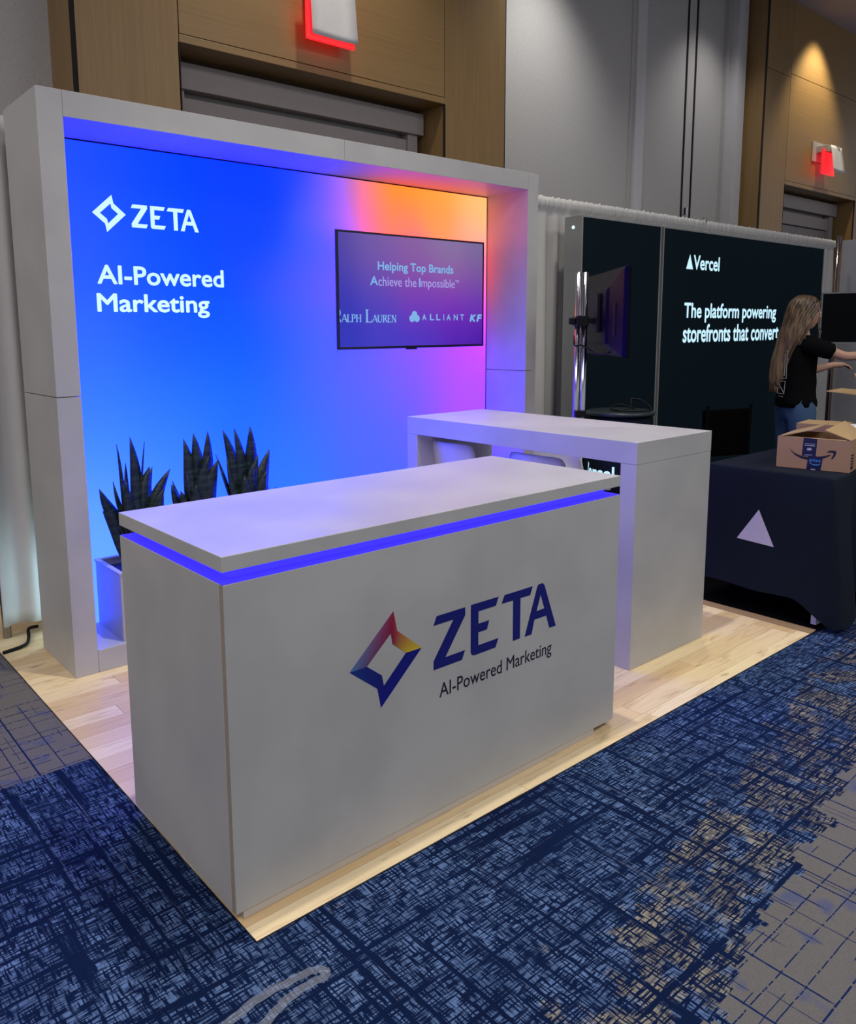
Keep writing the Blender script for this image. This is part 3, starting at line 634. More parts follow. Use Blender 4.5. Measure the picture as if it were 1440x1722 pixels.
plant(1.13, 1.94, 'rightmost dark snake plant in the white planter, broad fanned leaves', [(.979,.976,1.93,.044,.2),(1.04,.977,1.93,.044,.3),(1.129,.98,1.93,.046,0),(1.219,.855,1.93,.058,.2),(.93,.857,1.93,.035,.9),(.97,.83,1.9,.035,.6),(1.102,.80,1.88,.05,.2),(1.18,.76,1.87,.058,.3),(1.264,.659,1.93,.03,.8),(1.06,.75,1.87,.05,.1),(1.14,.84,1.9,.05,.4),(1.225,.84,1.95,.045,.1)])

# ------------------------------------------------------------------ pipe and drape
def drape(name, x0, x1, z0, z1, label):
    t = empty(name, ((x0+x1)/2, 2.42, 0), label=label, cat='curtain')
    cx = (x0+x1)/2; bm = BM(); n = int((x1-x0)*150); zs = [z0, z0+.06, z0+.5, z0+1.0, z0+1.5, z1-.30, z1-.13, z1-.085, z1-.07, z1-.035, z1]
    g = []
    for i in range(n+1):
        x = x0+(x1-x0)*i/n; col = []
        for k, z in enumerate(zs):
            h = (z-z0)/(z1-z0); low = 1-h
            f = math.sin(x*44+2.6*noise.noise((x*3.1, low*.7, 1)))*.5+.9*noise.noise((x*9, low*.6, 5))
            amp = .032 if z < z1-.2 else .014
            yy = 2.415-amp*f
            if z > z1-.12: yy = 2.405-.012*(1 if z < z1-.02 else .2)+.010*noise.noise((x*42, z*4, 0))+.006*noise.noise((x*16, 3, 0))
            if abs(z-(z1-.085)) < .001: yy = 2.414+.006*noise.noise((x*42, 2, 0))
            zz = z+(.012*noise.noise((x*30, 7, 2)) if k == len(zs)-1 else 0)+(.010*noise.noise((x*3, 1, 2)) if k == 0 else 0)
            col.append(bm.verts.new((x-cx, yy-2.42, zz)))
        g.append(col)
    for a, b_ in zip(g, g[1:]):
        for k in range(len(zs)-1): bm.faces.new((a[k], b_[k], b_[k+1], a[k+1]))
    o = obj('curtain_fabric', bm, M_drape, t, True); md = o.modifiers.new('s', 'SOLIDIFY'); md.thickness = .002; md.offset = 1
    obj('rail', tube(BM(), [(x0-cx, 0.02, z1-.045), (x1-cx, 0.02, z1-.045)], .018, 10), M_chrome, t, True)
    for xx in (x0+.03, x1-.03):
        obj('upright', tube(BM(), [(xx-cx, .05, 0.002), (xx-cx, .05, z1+.03)], .02, 10), M_chrome, t, True)
    return t
drape('pipe_and_drape', .045, 3.02, .075, 2.39, 'white drape behind the blue display wall, showing at its left edge')
d2 = drape('pipe_and_drape', 3.06, 8.93, .03, 2.40, 'white gathered drape running behind the dark booth panels')
obj('hook', tube(BM(), spline([(0.08-.02, -.03, 2.42), (.1-.02, -.06, 2.40), (.08-.02, -.07, 2.37)], 4), .006, 6), M_chrome, d2, True)
# light tube standing behind the display wall
lt = tag(obj('led_tube', tube(BM(), [(.29, 2.29, .02), (.29, 2.29, .45)], .010, 8), emit('led_tube_glow', (.55, .85, 1, 1), 13)), 'cool white light tube on the floor behind the display wall, by the left drape', 'lamp')
cb = tag(obj('power_cable', tube(BM(), spline([(.004, 2.262, .008), (.044, 2.272, .008), (.085, 2.280, .010), (.120, 2.305, .012), (.145, 2.37, .018), (.165, 2.44, .03), (.22, 2.50, .012)], 6), .008, 8), M_black, None, True), 'black power cable coming from under the left drape onto the planks', 'cable')

# ------------------------------------------------------------------ dark booth: two lightbox walls
def lightbox(x0, x1, y0, y1, z1, label, dot=None):
    t = empty('lightbox_panel', ((x0+x1)/2, (y0+y1)/2, 0), label=label, cat='display wall'); cx, cy = (x0+x1)/2, (y0+y1)/2
    w = x1-x0; d = y1-y0
    boxo('side_profile', (-w/2, -w/2+.012, -d/2, d/2, 0.001, z1), M_lframe, t, .001); boxo('side_profile', (w/2-.012, w/2, -d/2, d/2, 0.001, z1), M_lframe, t, .001)
    boxo('top_profile', (-w/2+.012, w/2-.012, -d/2, d/2, z1-.012, z1), M_lframe, t, .001)
    boxo('graphic', (-w/2+.0122, w/2-.0122, -d/2+.004, -d/2+.012, 0.001, z1-.0122), M_lbox, t)
    boxo('back_panel', (-w/2+.013, w/2-.013, d/2-.02, d/2-.004, 0.001, z1-.013), M_lframe, t)
    return t
la = lightbox(3.943, 4.955, 2.10, 2.255, 2.238, 'narrow black lightbox panel behind the television stand')
obj('indicator_light', lathe(BM(), [(.012, 0), (.012, .003)], 14), M_dot, la, loc=(-.5065, .0, 2.16)).rotation_euler = (0, -math.pi/2, 0)
lb = lightbox(4.985, 7.945, 2.10, 2.255, 2.236, 'wide black lightbox panel with glowing headline about storefronts')
PV = ((-6.465, -.0738, 0), (1, 0, 0), (0, 0, 1))
obj('triangle_logo', polys(BM(), PV, [[(5.338, 1.922), (5.442, 1.922), (5.390, 2.040)]], .0015), M_glow_letter, lb)
text('wordmark', 'Vercel', PV, (5.448, 5.870, 1.920, 2.040), M_glow_letter, lb, bold=.022)
text('headline', 'The platform powering', PV, (5.335, 6.968, 1.484, 1.650), M_glow_letter, lb, bold=.024)
text('headline', 'storefronts that convert.', PV, (5.330, 7.070, 1.318, 1.474), M_glow_letter, lb, bold=.024)

# floor-standing television, seen from behind
tc = Vector((3.185, 1.335)); tdir = Vector((.63, .73)).normalized(); ang = math.atan2(tdir.y, tdir.x)
sv = empty('stand_television', (3.185, 1.335, 1.28), ang, label='black television seen from behind on the chrome floor stand', cat='television')
bm = BM(); Lh, H = .48, .49
prof = [(-Lh, 0), (Lh, 0), (Lh, H), (-Lh, H)]
def ring(bm, sx, z0, z1, yy, cxo=0): return [bm.verts.new((cxo+a*sx, yy, z)) for a, z in ((-1, z0), (1, z0), (1, z1), (-1, z1))]
R = [ring(bm, Lh, 0, H, -.012), ring(bm, Lh, 0, H, .004), ring(bm, Lh-.02, .01, H-.01, .022), ring(bm, .26, .07, H-.10, .050), ring(bm, .24, .08, H-.12, .062)]
for a, b_ in zip(R, R[1:]):
    for k in range(4): bm.faces.new((a[k], a[(k+1) % 4], b_[(k+1) % 4], b_[k]))
bm.faces.new(R[0][::-1]); bm.faces.new(R[-1]); bmesh.ops.recalc_face_normals(bm, faces=bm.faces)
bmesh.ops.bevel(bm, geom=bm.edges[:], offset=.004, segments=2, affect='EDGES')
obj('housing', bm, M_gloss, sv)
boxo('screen', (-Lh+.012, Lh-.012, -.0135, -.0121, .015, H-.012), M_black, sv)
boxo('connector_panel', (-.36, -.30, .024, .042, .12, .30), M_black, sv, .003)
boxo('wall_bracket', (-.12, .12, .063, .082, .14, .36), M_black, sv, .003)
sd = empty('television_stand', (3.072, 1.43, 0), ang, label='chrome twin-pole floor stand between the high table and dark booth', cat='stand')
for sx in (-.020, .020): obj('pole', tube(BM(), [(0, sx, .03), (0, sx, 1.765)], .0175, 16), M_chrome, sd, True)
boxo('base', (-.30, .30, -.22, .22, .0005, .028), M_black, sd, .006)
boxo('clamp', (-.055, .055, -.035, .035, 1.455, 1.515), M_black, sd, .004)
boxo('clamp_knob', (-.02, .02, .035, .07, 1.465, 1.505), M_black, sd, .006)
boxo('bracket_arm', (-.03, .03, -.085, -.018, 1.47, 1.50), M_black, sd, .002)
boxo('lower_clamp', (-.05, .05, -.03, .03, .92, .96), M_black, sd, .004)
bc = tag(obj('video_cable', tube(BM(), spline([(3.045, 1.455, 1.40), (3.035, 1.445, 1.345), (3.055, 1.415, 1.345), (3.08, 1.39, 1.33), (3.05, 1.30, 1.295), (3.01, 1.20, 1.30), (3.02, 1.16, 1.33)], 6), .0045, 6), M_black, None, True), 'thin black cable drooping between the chrome poles and the rear of the television', 'cable')

# portable round kiosk with cable
kx, ky = 3.80, 1.64
ks = empty('round_kiosk', (kx, ky, 0), label='black round-topped kiosk behind the high table, logo on its side', cat='kiosk')
obj('drum', lathe(BM(), [(.20, .001), (.20, .86)], 40), M_cloth, ks, True)
obj('kiosk_top', lathe(BM(), [(.20, .861), (.225, .868), (.225, .885), (.215, .892)], 40), simple('kiosk_top', (.02, .032, .036, 1), .35), ks, True)
# lettering bent round the drum
tmp = text('wordmark', 'Vercel', ((0, 0, 0), (1, 0, 0), (0, 0, 1)), (0, .31, .435, .535), M_glow_letter, ks, bold=.022, th=.002)
a_end = math.atan2(-1.5373-ky, -.8407-kx)-.12
for v in tmp.data.vertices:
    th_ = a_end+(v.co.x-.31)/.2014; rr = .2004+(-v.co.y)*.4; v.co = (rr*math.cos(th_), rr*math.sin(th_), v.co.z)
tag(obj('coiled_cable', tube(BM(), spline([(kx-.10, ky-.05, .900), (kx-.02, ky-.09, .915), (kx+.04, ky-.06, .93), (kx+.10, ky-.02, .965), (kx+.12, ky-.09, .955), (kx+.10, ky-.17, .915), (kx+.02, ky-.20, .902), (kx-.12, ky-.10, .902), (kx-.08, ky+.02, .91), (kx+.03, ky+.03, .93), (kx+.05, ky-.08, .905)], 6), .006, 6), M_black, None, True), 'black cable coiled on top of the round kiosk', 'cable')

# ------------------------------------------------------------------ tablecloth table
TZ = .737
tb = empty('folding_table', (4.0, .28, 0), label='folding table hidden under the black cloth with white triangle', cat='table')
boxo('tabletop', (-.89, .89, -.285, .31, TZ-.03, TZ-.004), M_strip, tb, .002)
for sx in (-1, 1):
    for sy in (-1, 1): obj('leg', tube(BM(), [(sx*.78, sy*.22, TZ-.03), (sx*.78, sy*.22, .002)], .014, 8), M_chrome, tb, True)
def cloth():
    bm = BM(); x0, x1, y0, y1 = 3.10, 4.90, -.012, .60
    per = []; 
    def seg(a, b_, n, nm): 
        for i in range(n): t = i/n; per.append((a[0]+(b_[0]-a[0])*t, a[1]+(b_[1]-a[1])*t, nm))
    seg((x0, y1), (x0, y0), 40, (-1, 0)); per.append((x0, y0, (-.7071, -.7071))); per.append((x0, y0, (-.55, -.83))); 
    seg((x0, y0), (x1, y0), 90, (0, -1)); seg((x1, y0), (x1, y1), 30, (1, 0)); seg((x1, y1), (x0, y1), 60, (0, 1))
    N_ = len(per); levels = [0, .02, .08, .2, .35, .5, .65, .8, .92, 1]; g = []
    for i, (x, y_, nm) in enumerate(per):
        dc = math.hypot(x-x0, y_-y0); left = nm == (-1, 0); s = i*.13
        fl = math.exp(-(dc/(.10 if left else .20))**4)
        col = []
        for h in levels:
            hem = .125-.092*fl+.005*math.sin(s*2)
            if left: hem -= .02*(y1-y_)
            z = TZ-(TZ-hem)*h
            out = .003+.004*min(1, h*30)+h*.012; dx, dy = nm
            if not left and nm[1] < 0: out += h*.035*(1-fl)*(.5+.5*math.sin(x*19+1.3*math.sin(x*7)))
            if not left and dc > .15: out -= h*.045*math.exp(-((dc-.24)/.06)**2)
            ext = h*.085*fl
            px = x+dx*out-ext*.12+ext*.9*(0 if left else dc/.2); py = y_+dy*out-ext*.95
            col.append(bm.verts.new((px-4.0, py-.28, z)))
        g.append(col)
    for i in range(N_):
        a, b_ = g[i], g[(i+1) % N_]
        for k in range(len(levels)-1): bm.faces.new((a[k], b_[k], b_[k+1], a[k+1]))
    bm.faces.new([c[0] for c in g])
    bmesh.ops.recalc_face_normals(bm, faces=bm.faces)
    t = empty('tablecloth', (4.0, .28, 0), label='black cloth with a pale triangle draped over the folding table', cat='tablecloth')
    o = obj('cloth', bm, M_cloth, t)
    for p in o.data.polygons: p.use_smooth = abs(p.normal.z) < .8
    PX = ((3.0835-4.0, -.28, 0), (0, -1, 0), (0, 0, 1))
    obj('triangle_logo', polys(BM(), PX, [[(-.424, .369), (-.234, .358), (-.319, .534)]], .001), simple('pale_print', (.50, .47, .62, 1), .7), t)
    return t
cloth()
tag(boxo('paper_sheet', (3.13, 3.30, .03, .055, .0005, .045), M_paper), 'small white card on the floor under the cloth corner', 'paper')

# ------------------------------------------------------------------ cardboard boxes
def carton(name, p0, p1, dep, h, label):
    p0 = Vector(p0); p1 = Vector(p1); d = p1-p0; w = d.length; ang_ = math.atan2(d.y, d.x)
    t = empty(name, (p0.x, p0.y, p0.z), ang_, label=label, cat='box')
    bm = BM(); th = .004
    box(bm, 0, w, 0, th, 0, h); box(bm, 0, w, dep-th, dep, 0, h); box(bm, 0, th, th, dep-th, 0, h); box(bm, w-th, w, th, dep-th, 0, h); box(bm, th, w-th, th, dep-th, 0, th)
    obj('carton', bm, M_card, t); return t, w
def flap(t, pts, th=.004):
    bm = BM(); P = [Vector(p) for p in pts]; nn = (P[1]-P[0]).cross(P[2]-P[0]).normalized()*th
    a = [bm.verts.new(p) for p in P]; b_ = [bm.verts.new(p+nn) for p in P]
    bm.faces.new(a[::-1]); bm.faces.new(b_)
    for k in range(4): bm.faces.new((a[k], a[(k+1) % 4], b_[(k+1) % 4], b_[k]))
    return obj('flap', bm, M_card_in, t)
cz = TZ+.0015
cA, wA = carton('cardboard_carton', (3.232, .315, cz), (3.288, -.010, cz), .30, .155, 'brown carton with dark curved arrow and navy tape, nearest on black cloth')
hA = .155
flap(cA, [(0, .0, hA), (0, .30, hA), (.165, .30, hA+.050), (.150, .0, hA+.043)])
flap(cA, [(wA, .0, hA), (wA, .30, hA), (.235, .31, hA+.062), (.205, .03, hA+.040)])
flap(cA, [(.02, .004, hA-.001), (wA-.02, .004, hA-.001), (wA-.05, .10, hA-.05), (.05, .10, hA-.05)])
PA = ((0, 0, 0), (1, 0, 0), (0, 0, 1))
def PX_(a, b_): return (wA*(a-75)/1275, hA*(1270+(a-75)*.09-b_)/(510+(a-75)*.028))
def ptsA(L): return [PX_(*q) for q in L]
lo = ptsA([(298, 945), (345, 1010), (430, 1060), (540, 1100), (640, 1115), (760, 1110), (880, 1100), (960, 1085), (1022, 1068), (1015, 1090), (960, 1118), (880, 1145), (760, 1165), (640, 1165), (520, 1135), (420, 1090), (340, 1020)])
hd = ptsA([(945, 1035), (990, 1005), (1050, 998), (1110, 1012), (1115, 1050), (1095, 1100), (1060, 1145), (1028, 1152), (1050, 1110), (1068, 1065), (1058, 1040), (1010, 1035)])
obj('arrow_print', polys(BM(), PA, [lo, hd], .0008), M_ink, cA)
tp = obj('packing_tape', polys(BM(), PA, [ptsA([(540, 785), (778, 805), (768, 1105), (525, 1090)]), ptsA([(640, 1090), (895, 1115), (865, 1360), (618, 1320)])], .0012), M_tape, cA)
text('tape_lettering', 'prime', PA, (*[PX_(665, 0)[0], PX_(860, 0)[0]], PX_(760, 1215)[1], PX_(760, 1140)[1]), simple('light_blue_ink', (.05, .22, .55, 1), .5), tp, bold=.02, th=.0018)
obj('tape_swoosh', polys(BM(), PA, [ptsA([(672, 1205), (740, 1238), (820, 1240), (845, 1225), (848, 1245), (820, 1256), (740, 1254), (672, 1216)])], .0018), simple('light_blue_ink2', (.06, .25, .55, 1), .5), tp)
M_pi = simple('pale_ink', (.4, .38, .45, 1), .6)
for L_ in ([(612, 960), (688, 960), (688, 1000), (612, 1000)], [(565, 882), (742, 892), (742, 898), (565, 890)], [(565, 905), (742, 915), (742, 930), (565, 918)], [(575, 1070), (700, 1075), (700, 1084), (575, 1080)], [(697, 1312), (777, 1320), (777, 1340), (697, 1334)]):
    obj('tape_mark', polys(BM(), PA, [ptsA(L_)], .0018), M_pi, tp)
PE = ((wA, 0, 0), (0, 1, 0), (0, 0, 1))
obj('side_print', polys(BM(), PE, [([(.02, .012), (.075, .012), (.075, .085), (.02, .085)], [(.027, .019), (.068, .019), (.068, .078), (.027, .078)])]+[[(.034, .02+i*.014), (.062, .02+i*.014), (.062, .028+i*.014), (.034, .028+i*.014)] for i in range(4)], .0008), M_ink, cA)
cB, wB = carton('cardboard_carton', (3.63, .40, cz), (3.66, .18, cz), .22, .178, 'small closed brown carton behind the arrow carton, beside the blue jeans')
boxo('lid', (0.001, wB-.001, 0.001, .219, .178, .183), M_card_in, cB)
cC, wC = carton('cardboard_carton', (3.98, .20, cz), (4.0, -.02, cz), .32, .32, 'tall open brown carton with raised flaps at the right edge')
flap(cC, [(0, 0, .32), (0, .32, .32), (-.20, .30, .335), (-.20, .02, .335)])
flap(cC, [(0, .0, .32), (wC, .0, .32), (wC-.02, .06, .46), (-.07, .05, .44)])
flap(cC, [(0, .32, .32), (wC, .32, .32), (wC+.02, .38, .42), (-.02, .38, .42)])
def crumple(name, loc, s, m, label, cat, seed):
    bm = BM(); bmesh.ops.create_icosphere(bm, subdivisions=3, radius=1)
    for v in bm.verts:
        k = 1+.6*noise.noise(v.co*2.1+Vector((seed, 0, 0)))+.35*noise.noise(v.co*5.5+Vector((seed, 3, 0)))
        v.co = Vector((v.co.x*s[0]*k, v.co.y*s[1]*k, v.co.z*s[2]*k))
    return tag(obj(name, bm, m, None, False, loc), label, cat)
tag(boxo('carton_tray', (3.66, 3.90, -.12, .14, TZ+.0015, TZ+.135), M_black, None, .004), 'low black case on the cloth behind the arrow carton', 'case')
crumple('packing_paper', (3.70, .085, .905), (.075, .085, .028), M_paper, 'crumpled white packing paper on top of the black case', 'paper', 1)
crumple('packing_bag', (3.80, .0, .895), (.08, .09, .022), simple('grey_film', (.12, .13, .13, 1), .25), 'crumpled dark plastic packing film beside the white packing paper', 'packaging', 5)

# dark chair behind the table
dc = empty('event_chair', (4.62, 1.16, 0), math.radians(250), label='black event chair standing behind the carton table, left of the person', cat='chair')
boxo('seat', (-.2, .2, -.21, .21, .43, .48), M_mat, dc, .012); boxo('backrest', (-.23, -.19, -.2, .2, .52, .86), M_mat, dc, .012)
for sx in (-1, 1):
    for sy in (-1, 1): obj('leg', tube(BM(), [(sx*.18, sy*.19, .89 if sx < 0 else .43), (sx*.20, sy*.19, .002)], .012, 8), M_mat, dc, True)

# monitor and pale wall of the next booth
mo = empty('presentation_monitor', (7.35, 1.25, 1.285), math.radians(-62), label='black screen on a floor stand behind the person, at right edge', cat='monitor')
boxo('housing', (-.56, .56, .002, .05, 0, .47), M_black, mo, .004)
for d in ((-.56, .56, .458, .47), (-.56, .56, 0, .012), (-.56, -.548, .012, .458), (.548, .56, .012, .458)): boxo('bezel', (d[0], d[1], -.004, .002, d[2], d[3]), simple('grey_bezel', (.22, .23, .25, 1), .4), mo)
boxo('screen', (-.548, .548, -.001, .0018, .012, .458), simple('screen_off', (.004, .005, .007, 1), .5, spec=.05), mo)
obj('pole', tube(BM(), [(0, .075, -1.27), (0, .075, .3)], .025, 12), M_black, mo, True); boxo('base', (-.3, .3, -.2, .3, -1.284, -1.26), M_black, mo, .004)
nb = tag(boxo('booth_side_wall', (9.22, 9.27, -.6, 2.44, 0, 2.42), simple('grey_white_panel', (.42, .43, .46, 1), .6), None, .002), 'plain pale grey side wall of the farthest booth at right edge', 'display wall')
tag(obj('drape_upright', tube(BM(), [(9.02, 2.40, 0), (9.02, 2.40, 2.46)], .022, 10), M_chrome, None, True), 'metal upright at the right end of the long white drape', 'pole')

# ------------------------------------------------------------------ exit signs with paper taped over them
M_red = emit('red_lit_acrylic', (1, .012, .02, 1), 1.3, (.3, .02, .02, 1), .3)
M_mount = simple('grey_sign_mount', (.4, .39, .38, 1), .5)
def exit_sign(x, z, w, h, gap, label, plabel):
    t = empty('exit_sign', (x, 3.2, z), label=label, cat='sign')
    boxo('mounting_plate', (.10 if gap < .05 else -.06, w*.8, -.012, -.001, h-.14, h+.10), M_mount, t, .002)
    boxo('canopy', (.05, w-.1, -.118 if gap < .05 else -.150, -.013, h-.03, h+.05), M_mount, t, .004)
    boxo('acrylic_panel', (0, w, -.118, -.098, 0, h), M_red, t, .002)
    p = empty('paper_cover', (x+(.02 if gap < .05 else .10), 3.08-(0 if gap < .05 else .035), z+h+.05), label=plabel, cat='paper')
    bm = BM(); n = 8; W_, H_ = w*.95, h+.02; fr_, bk = [], []
    for i in range(n+1):
        t_ = i/n; yy = -.006-gap*.35*t_ ; xs_ = .012*t_
        fr_.append([bm.verts.new((W_*k/4+xs_, yy-.006*math.sin(k*1.4+t_*2), -H_*t_)) for k in range(5)])
    for a, b_ in zip(fr_, fr_[1:]):
        for k in range(4): bm.faces.new((a[k], a[k+1], b_[k+1], b_[k]))
    o = obj('sheet', bm, M_paper, p, True); md = o.modifiers.new('s', 'SOLIDIFY'); md.thickness = .002
    boxo('tape', (W_*.15, W_*.8, -.012, -.008, -.03, .005), M_strip, p)
exit_sign(2.30, 3.335, .39, .30, .012, 'red lit exit sign over left wood doorway, covered by white paper', 'white paper sheet hung over the red sign at top centre')
exit_sign(10.08, 3.36, .36, .30, .13, 'red lit exit sign over right wood doorway, covered by white paper', 'white paper sheet hung over the red sign at far right')

# clear film strip on the carpet
bm = BM(); path = [(-.30, -.20), (-.168, -.165), (-.08, -.150), (0, -.155), (.050, -.162), (.070, -.178), (.060, -.196), (.02, -.192), (-.04, -.196), (-.10, -.215), (-.22, -.26)]
pp = spline([(a, b_, 0) for a, b_ in path], 5); g = []
for i, p in enumerate(pp):
    t_ = (pp[min(i+1, len(pp)-1)]-pp[max(0, i-1)]).normalized(); nn = Vector((-t_.y, t_.x, 0))*.011
    zz = .000+.004*abs(math.sin(i*.9))+(.003 if i > len(pp)/2 else 0)
    g.append((bm.verts.new((p+nn)+Vector((0, 0, zz))), bm.verts.new(p+Vector((0, 0, zz+.002))), bm.verts.new((p-nn)+Vector((0, 0, zz)))))
for a, b_ in zip(g, g[1:]):
    for k in range(2): bm.faces.new((a[k], a[k+1], b_[k+1], b_[k]))
q = N('clear_plastic_film'); q.set(Base_Color=(.75, .78, .85, 1), Roughness=.18, Alpha=.16); q.b.inputs['Specular IOR Level'].default_value = .8
tag(obj('plastic_film', bm, q.m, None, True), 'folded strip of clear plastic film lying on the carpet at the bottom', 'litter')

# ------------------------------------------------------------------ person
def skin(chains, name):
    """chains: list of lists of (x,y,z,r); first chain's first vertex is the root"""
    bm = BM(); sl = bm.verts.layers.skin.verify(); cache = {}
    for ch in chains:
        prev = None
        for (x, y_, z, r) in ch:
            key = (round(x, 4), round(y_, 4), round(z, 4))
            v = cache.get(key)
            if v is None:
                v = bm.verts.new((x, y_, z)); rr = r if isinstance(r, tuple) else (r, r); v[sl].radius = rr; cache[key] = v
                if len(cache) == 1: v[sl].use_root = True
            if prev is not None and prev is not v and not bm.edges.get((prev, v)): bm.edges.new((prev, v))
            prev = v
    me = bpy.data.meshes.new(name); bm.to_mesh(me); bm.free()
    o = bpy.data.objects.new(name, me); C.objects.link(o)
    o.modifiers.new('k', 'SKIN').use_smooth_shade = True; s = o.modifiers.new('u', 'SUBSURF'); s.levels = 1; s.render_levels = 1
    dg = bpy.context.evaluated_depsgraph_get(); m2 = bpy.data.meshes.new_from_object(o.evaluated_get(dg)); bpy.data.objects.remove(o)
    return m2
pr = empty('person', (5.02, 1.02, 0), math.radians(-36), label='person with long blond hair in black t-shirt and blue jeans, reaching right', cat='person')
# x forward, y left, z up
pel = (0, 0, .90, (.088, .120)); 
spine = [pel, (.0, 0, 1.0, (.09, .115)), (.005, 0, 1.12, (.09, .115)), (.005, 0, 1.24, (.10, .13)), (.0, 0, 1.32, (.07, .09)), (.01, 0, 1.40, .047), (.02, 0, 1.47, .045)]
def arm(s):
    sh = (.0, s*.155, 1.315, .052)
    if s < 0: el = (.21, s*.205, 1.235, .036); wr = (.42, s*.16, 1.245, .024)
    else: el = (.12, s*.17, 1.10, .036); wr = (.34, s*.13, 1.165, .024)
    mid = tuple((sh[i]+el[i])/2 for i in range(3))+(.042,); m2_ = tuple((el[i]+wr[i])/2 for i in range(3))+(.033,)
    return [(.0, 0, 1.32, 0), (0, s*.08, 1.33, .06), sh, mid, el, m2_, wr], wr
def hand(wr, s):
    d = Vector((1, -.1*s, .0)).normalized(); sd_ = Vector((.1*s, 1, 0)).normalized()*(-s); w = Vector(wr[:3]); ch = []
    palm = w+d*.045
    ch.append([wr, (*palm, .022), (*(w+d*.08), .020)])
    kn = w+d*.08
    for k, L_ in enumerate((.068, .078, .072, .055)):
        o_ = (k-1.5)*.019; b0 = kn+sd_*o_*.9
        ch.append([(*(w+d*.08), 0), (*b0, .0095), (*(b0+d*L_*.5+Vector((0, 0, -.012))), .0085), (*(b0+d*L_*.8+Vector((0, 0, -.035))), .0075)])
    tb_ = w+d*.03-sd_*.028
    ch.append([(*palm, 0), (*tb_, .011), (*(tb_+d*.03-sd_*.014+Vector((0, 0, -.012))), .009), (*(tb_+d*.052-sd_*.010+Vector((0, 0, -.022))), .008)])
    return ch
chains = [spine]; wr_ = {}
for s in (-1, 1):
    a, w = arm(s); chains.append(a); chains += hand(w, s)
    hip = (0, s*.082, .83, .082)
    chains.append([pel, hip, (.01, s*.09, .62, .075), (.015, s*.09, .47, .055), (-.005, s*.095, .28, .050), (-.02, s*.095, .10, .034), (-.01, s*.095, .05, .034), (.07, s*.10, .030, .028), (.13, s*.10, .025, .022)])
mb = skin(chains, 'body')
bm = BM(); bm.from_mesh(mb)
# head: sculpted ellipsoid with brow, nose, lips, chin, ears, eye sockets
hb = BM(); bmesh.ops.create_uvsphere(hb, u_segments=40, v_segments=32, radius=1)
HC = Vector((.035, 0, 1.525))
for v in hb.verts:
    c = v.co.copy(); x, y_, z = c
    sx = .098; sy = .073; sz = .112
    if z < 0: sy *= 1-.30*(-z)**1.3; sx *= 1-.12*(-z)
    p = Vector((x*sx, y_*sy, z*sz))
    if x > 0:
        g1 = math.exp(-(p.y/.012)**2-((p.z+.012)/.018)**2); p.x += .020*g1
        p.x += .008*math.exp(-(p.y/.010)**2-((p.z-.012)/.018)**2)
        for s in (-1, 1): p.x -= .008*math.exp(-((p.y-s*.030)/.014)**2-((p.z-.012)/.010)**2)
        p.x += .007*math.exp(-(p.y/.020)**2-((p.z+.045)/.007)**2); p.x -= .004*math.exp(-(p.y/.02)**2-((p.z+.038)/.003)**2)
        p.x += .007*math.exp(-(p.y/.022)**2-((p.z+.085)/.014)**2); p.x += .004*math.exp(-(p.y/.05)**2-((p.z-.030)/.010)**2)
    for s in (-1, 1):
        e = math.exp(-((p.x+.005)/.010)**2-((p.z+.002)/.020)**2); 
        if p.y*s > .04: p.y += s*.012*e
    v.co = p+HC
hme = bpy.data.meshes.new('h'); hb.to_mesh(hme); hb.free(); bm.from_mesh(hme)
bo = obj('body', bm, M_skin, pr, True)
bo.data.materials.clear(); bo.data.materials.append(M_skin)
md = bo.modifiers.new('r', 'REMESH'); md.mode = 'VOXEL'; md.voxel_size = .0055; md.use_smooth_shade = True
md = bo.modifiers.new('c', 'SMOOTH'); md.factor = .5; md.iterations = 3
for s in (-1, 1):
    ib = BM(); bmesh.ops.create_uvsphere(ib, u_segments=10, v_segments=8, radius=.0085); eo = obj('eye', ib, M_paper, pr, True, loc=(.035+.083, s*.029, 1.537))
lp = BM(); bmesh.ops.create_uvsphere(lp, u_segments=12, v_segments=8, radius=1)
for v in lp.verts: v.co = Vector((v.co.x*.006, v.co.y*.018, v.co.z*.006))
obj('lips', lp, simple('lip', (.42, .16, .13, 1), .5), pr, True, loc=(.035+.0925, 0, 1.480))
# shirt
sh_ch = [[(0, 0, .855, (.150, .186)), (0, 0, .91, (.138, .172)), (0, 0, .99, (.126, .155)), (.0, 0, 1.12, (.118, .146)), (.0, 0, 1.24, (.118, .150)), (-.002, 0, 1.33, (.085, .10)), (.005, 0, 1.372, (.055, .06))]]
for s in (-1, 1):
    a, w = arm(s); A = a[2]; B_ = a[4]; m_ = a[3]
    q2 = tuple(A[i]+(B_[i]-A[i])*.66 for i in range(3))
    sh_ch.append([(-.002, 0, 1.33, 0), (0, s*.09, 1.325, .078), (A[0], A[1], A[2], .074), (m_[0], m_[1], m_[2], .066), (*q2, .064)])
sm = skin(sh_ch, 'tshirt')
for v in sm.vertices: v.co += Vector((noise.noise(v.co*16), noise.noise(v.co*16+Vector((9, 0, 0))), 0))*.008
for p in sm.polygons: p.use_smooth = True
sm.materials.clear(); so = link('tshirt', sm, M_shirt, pr)
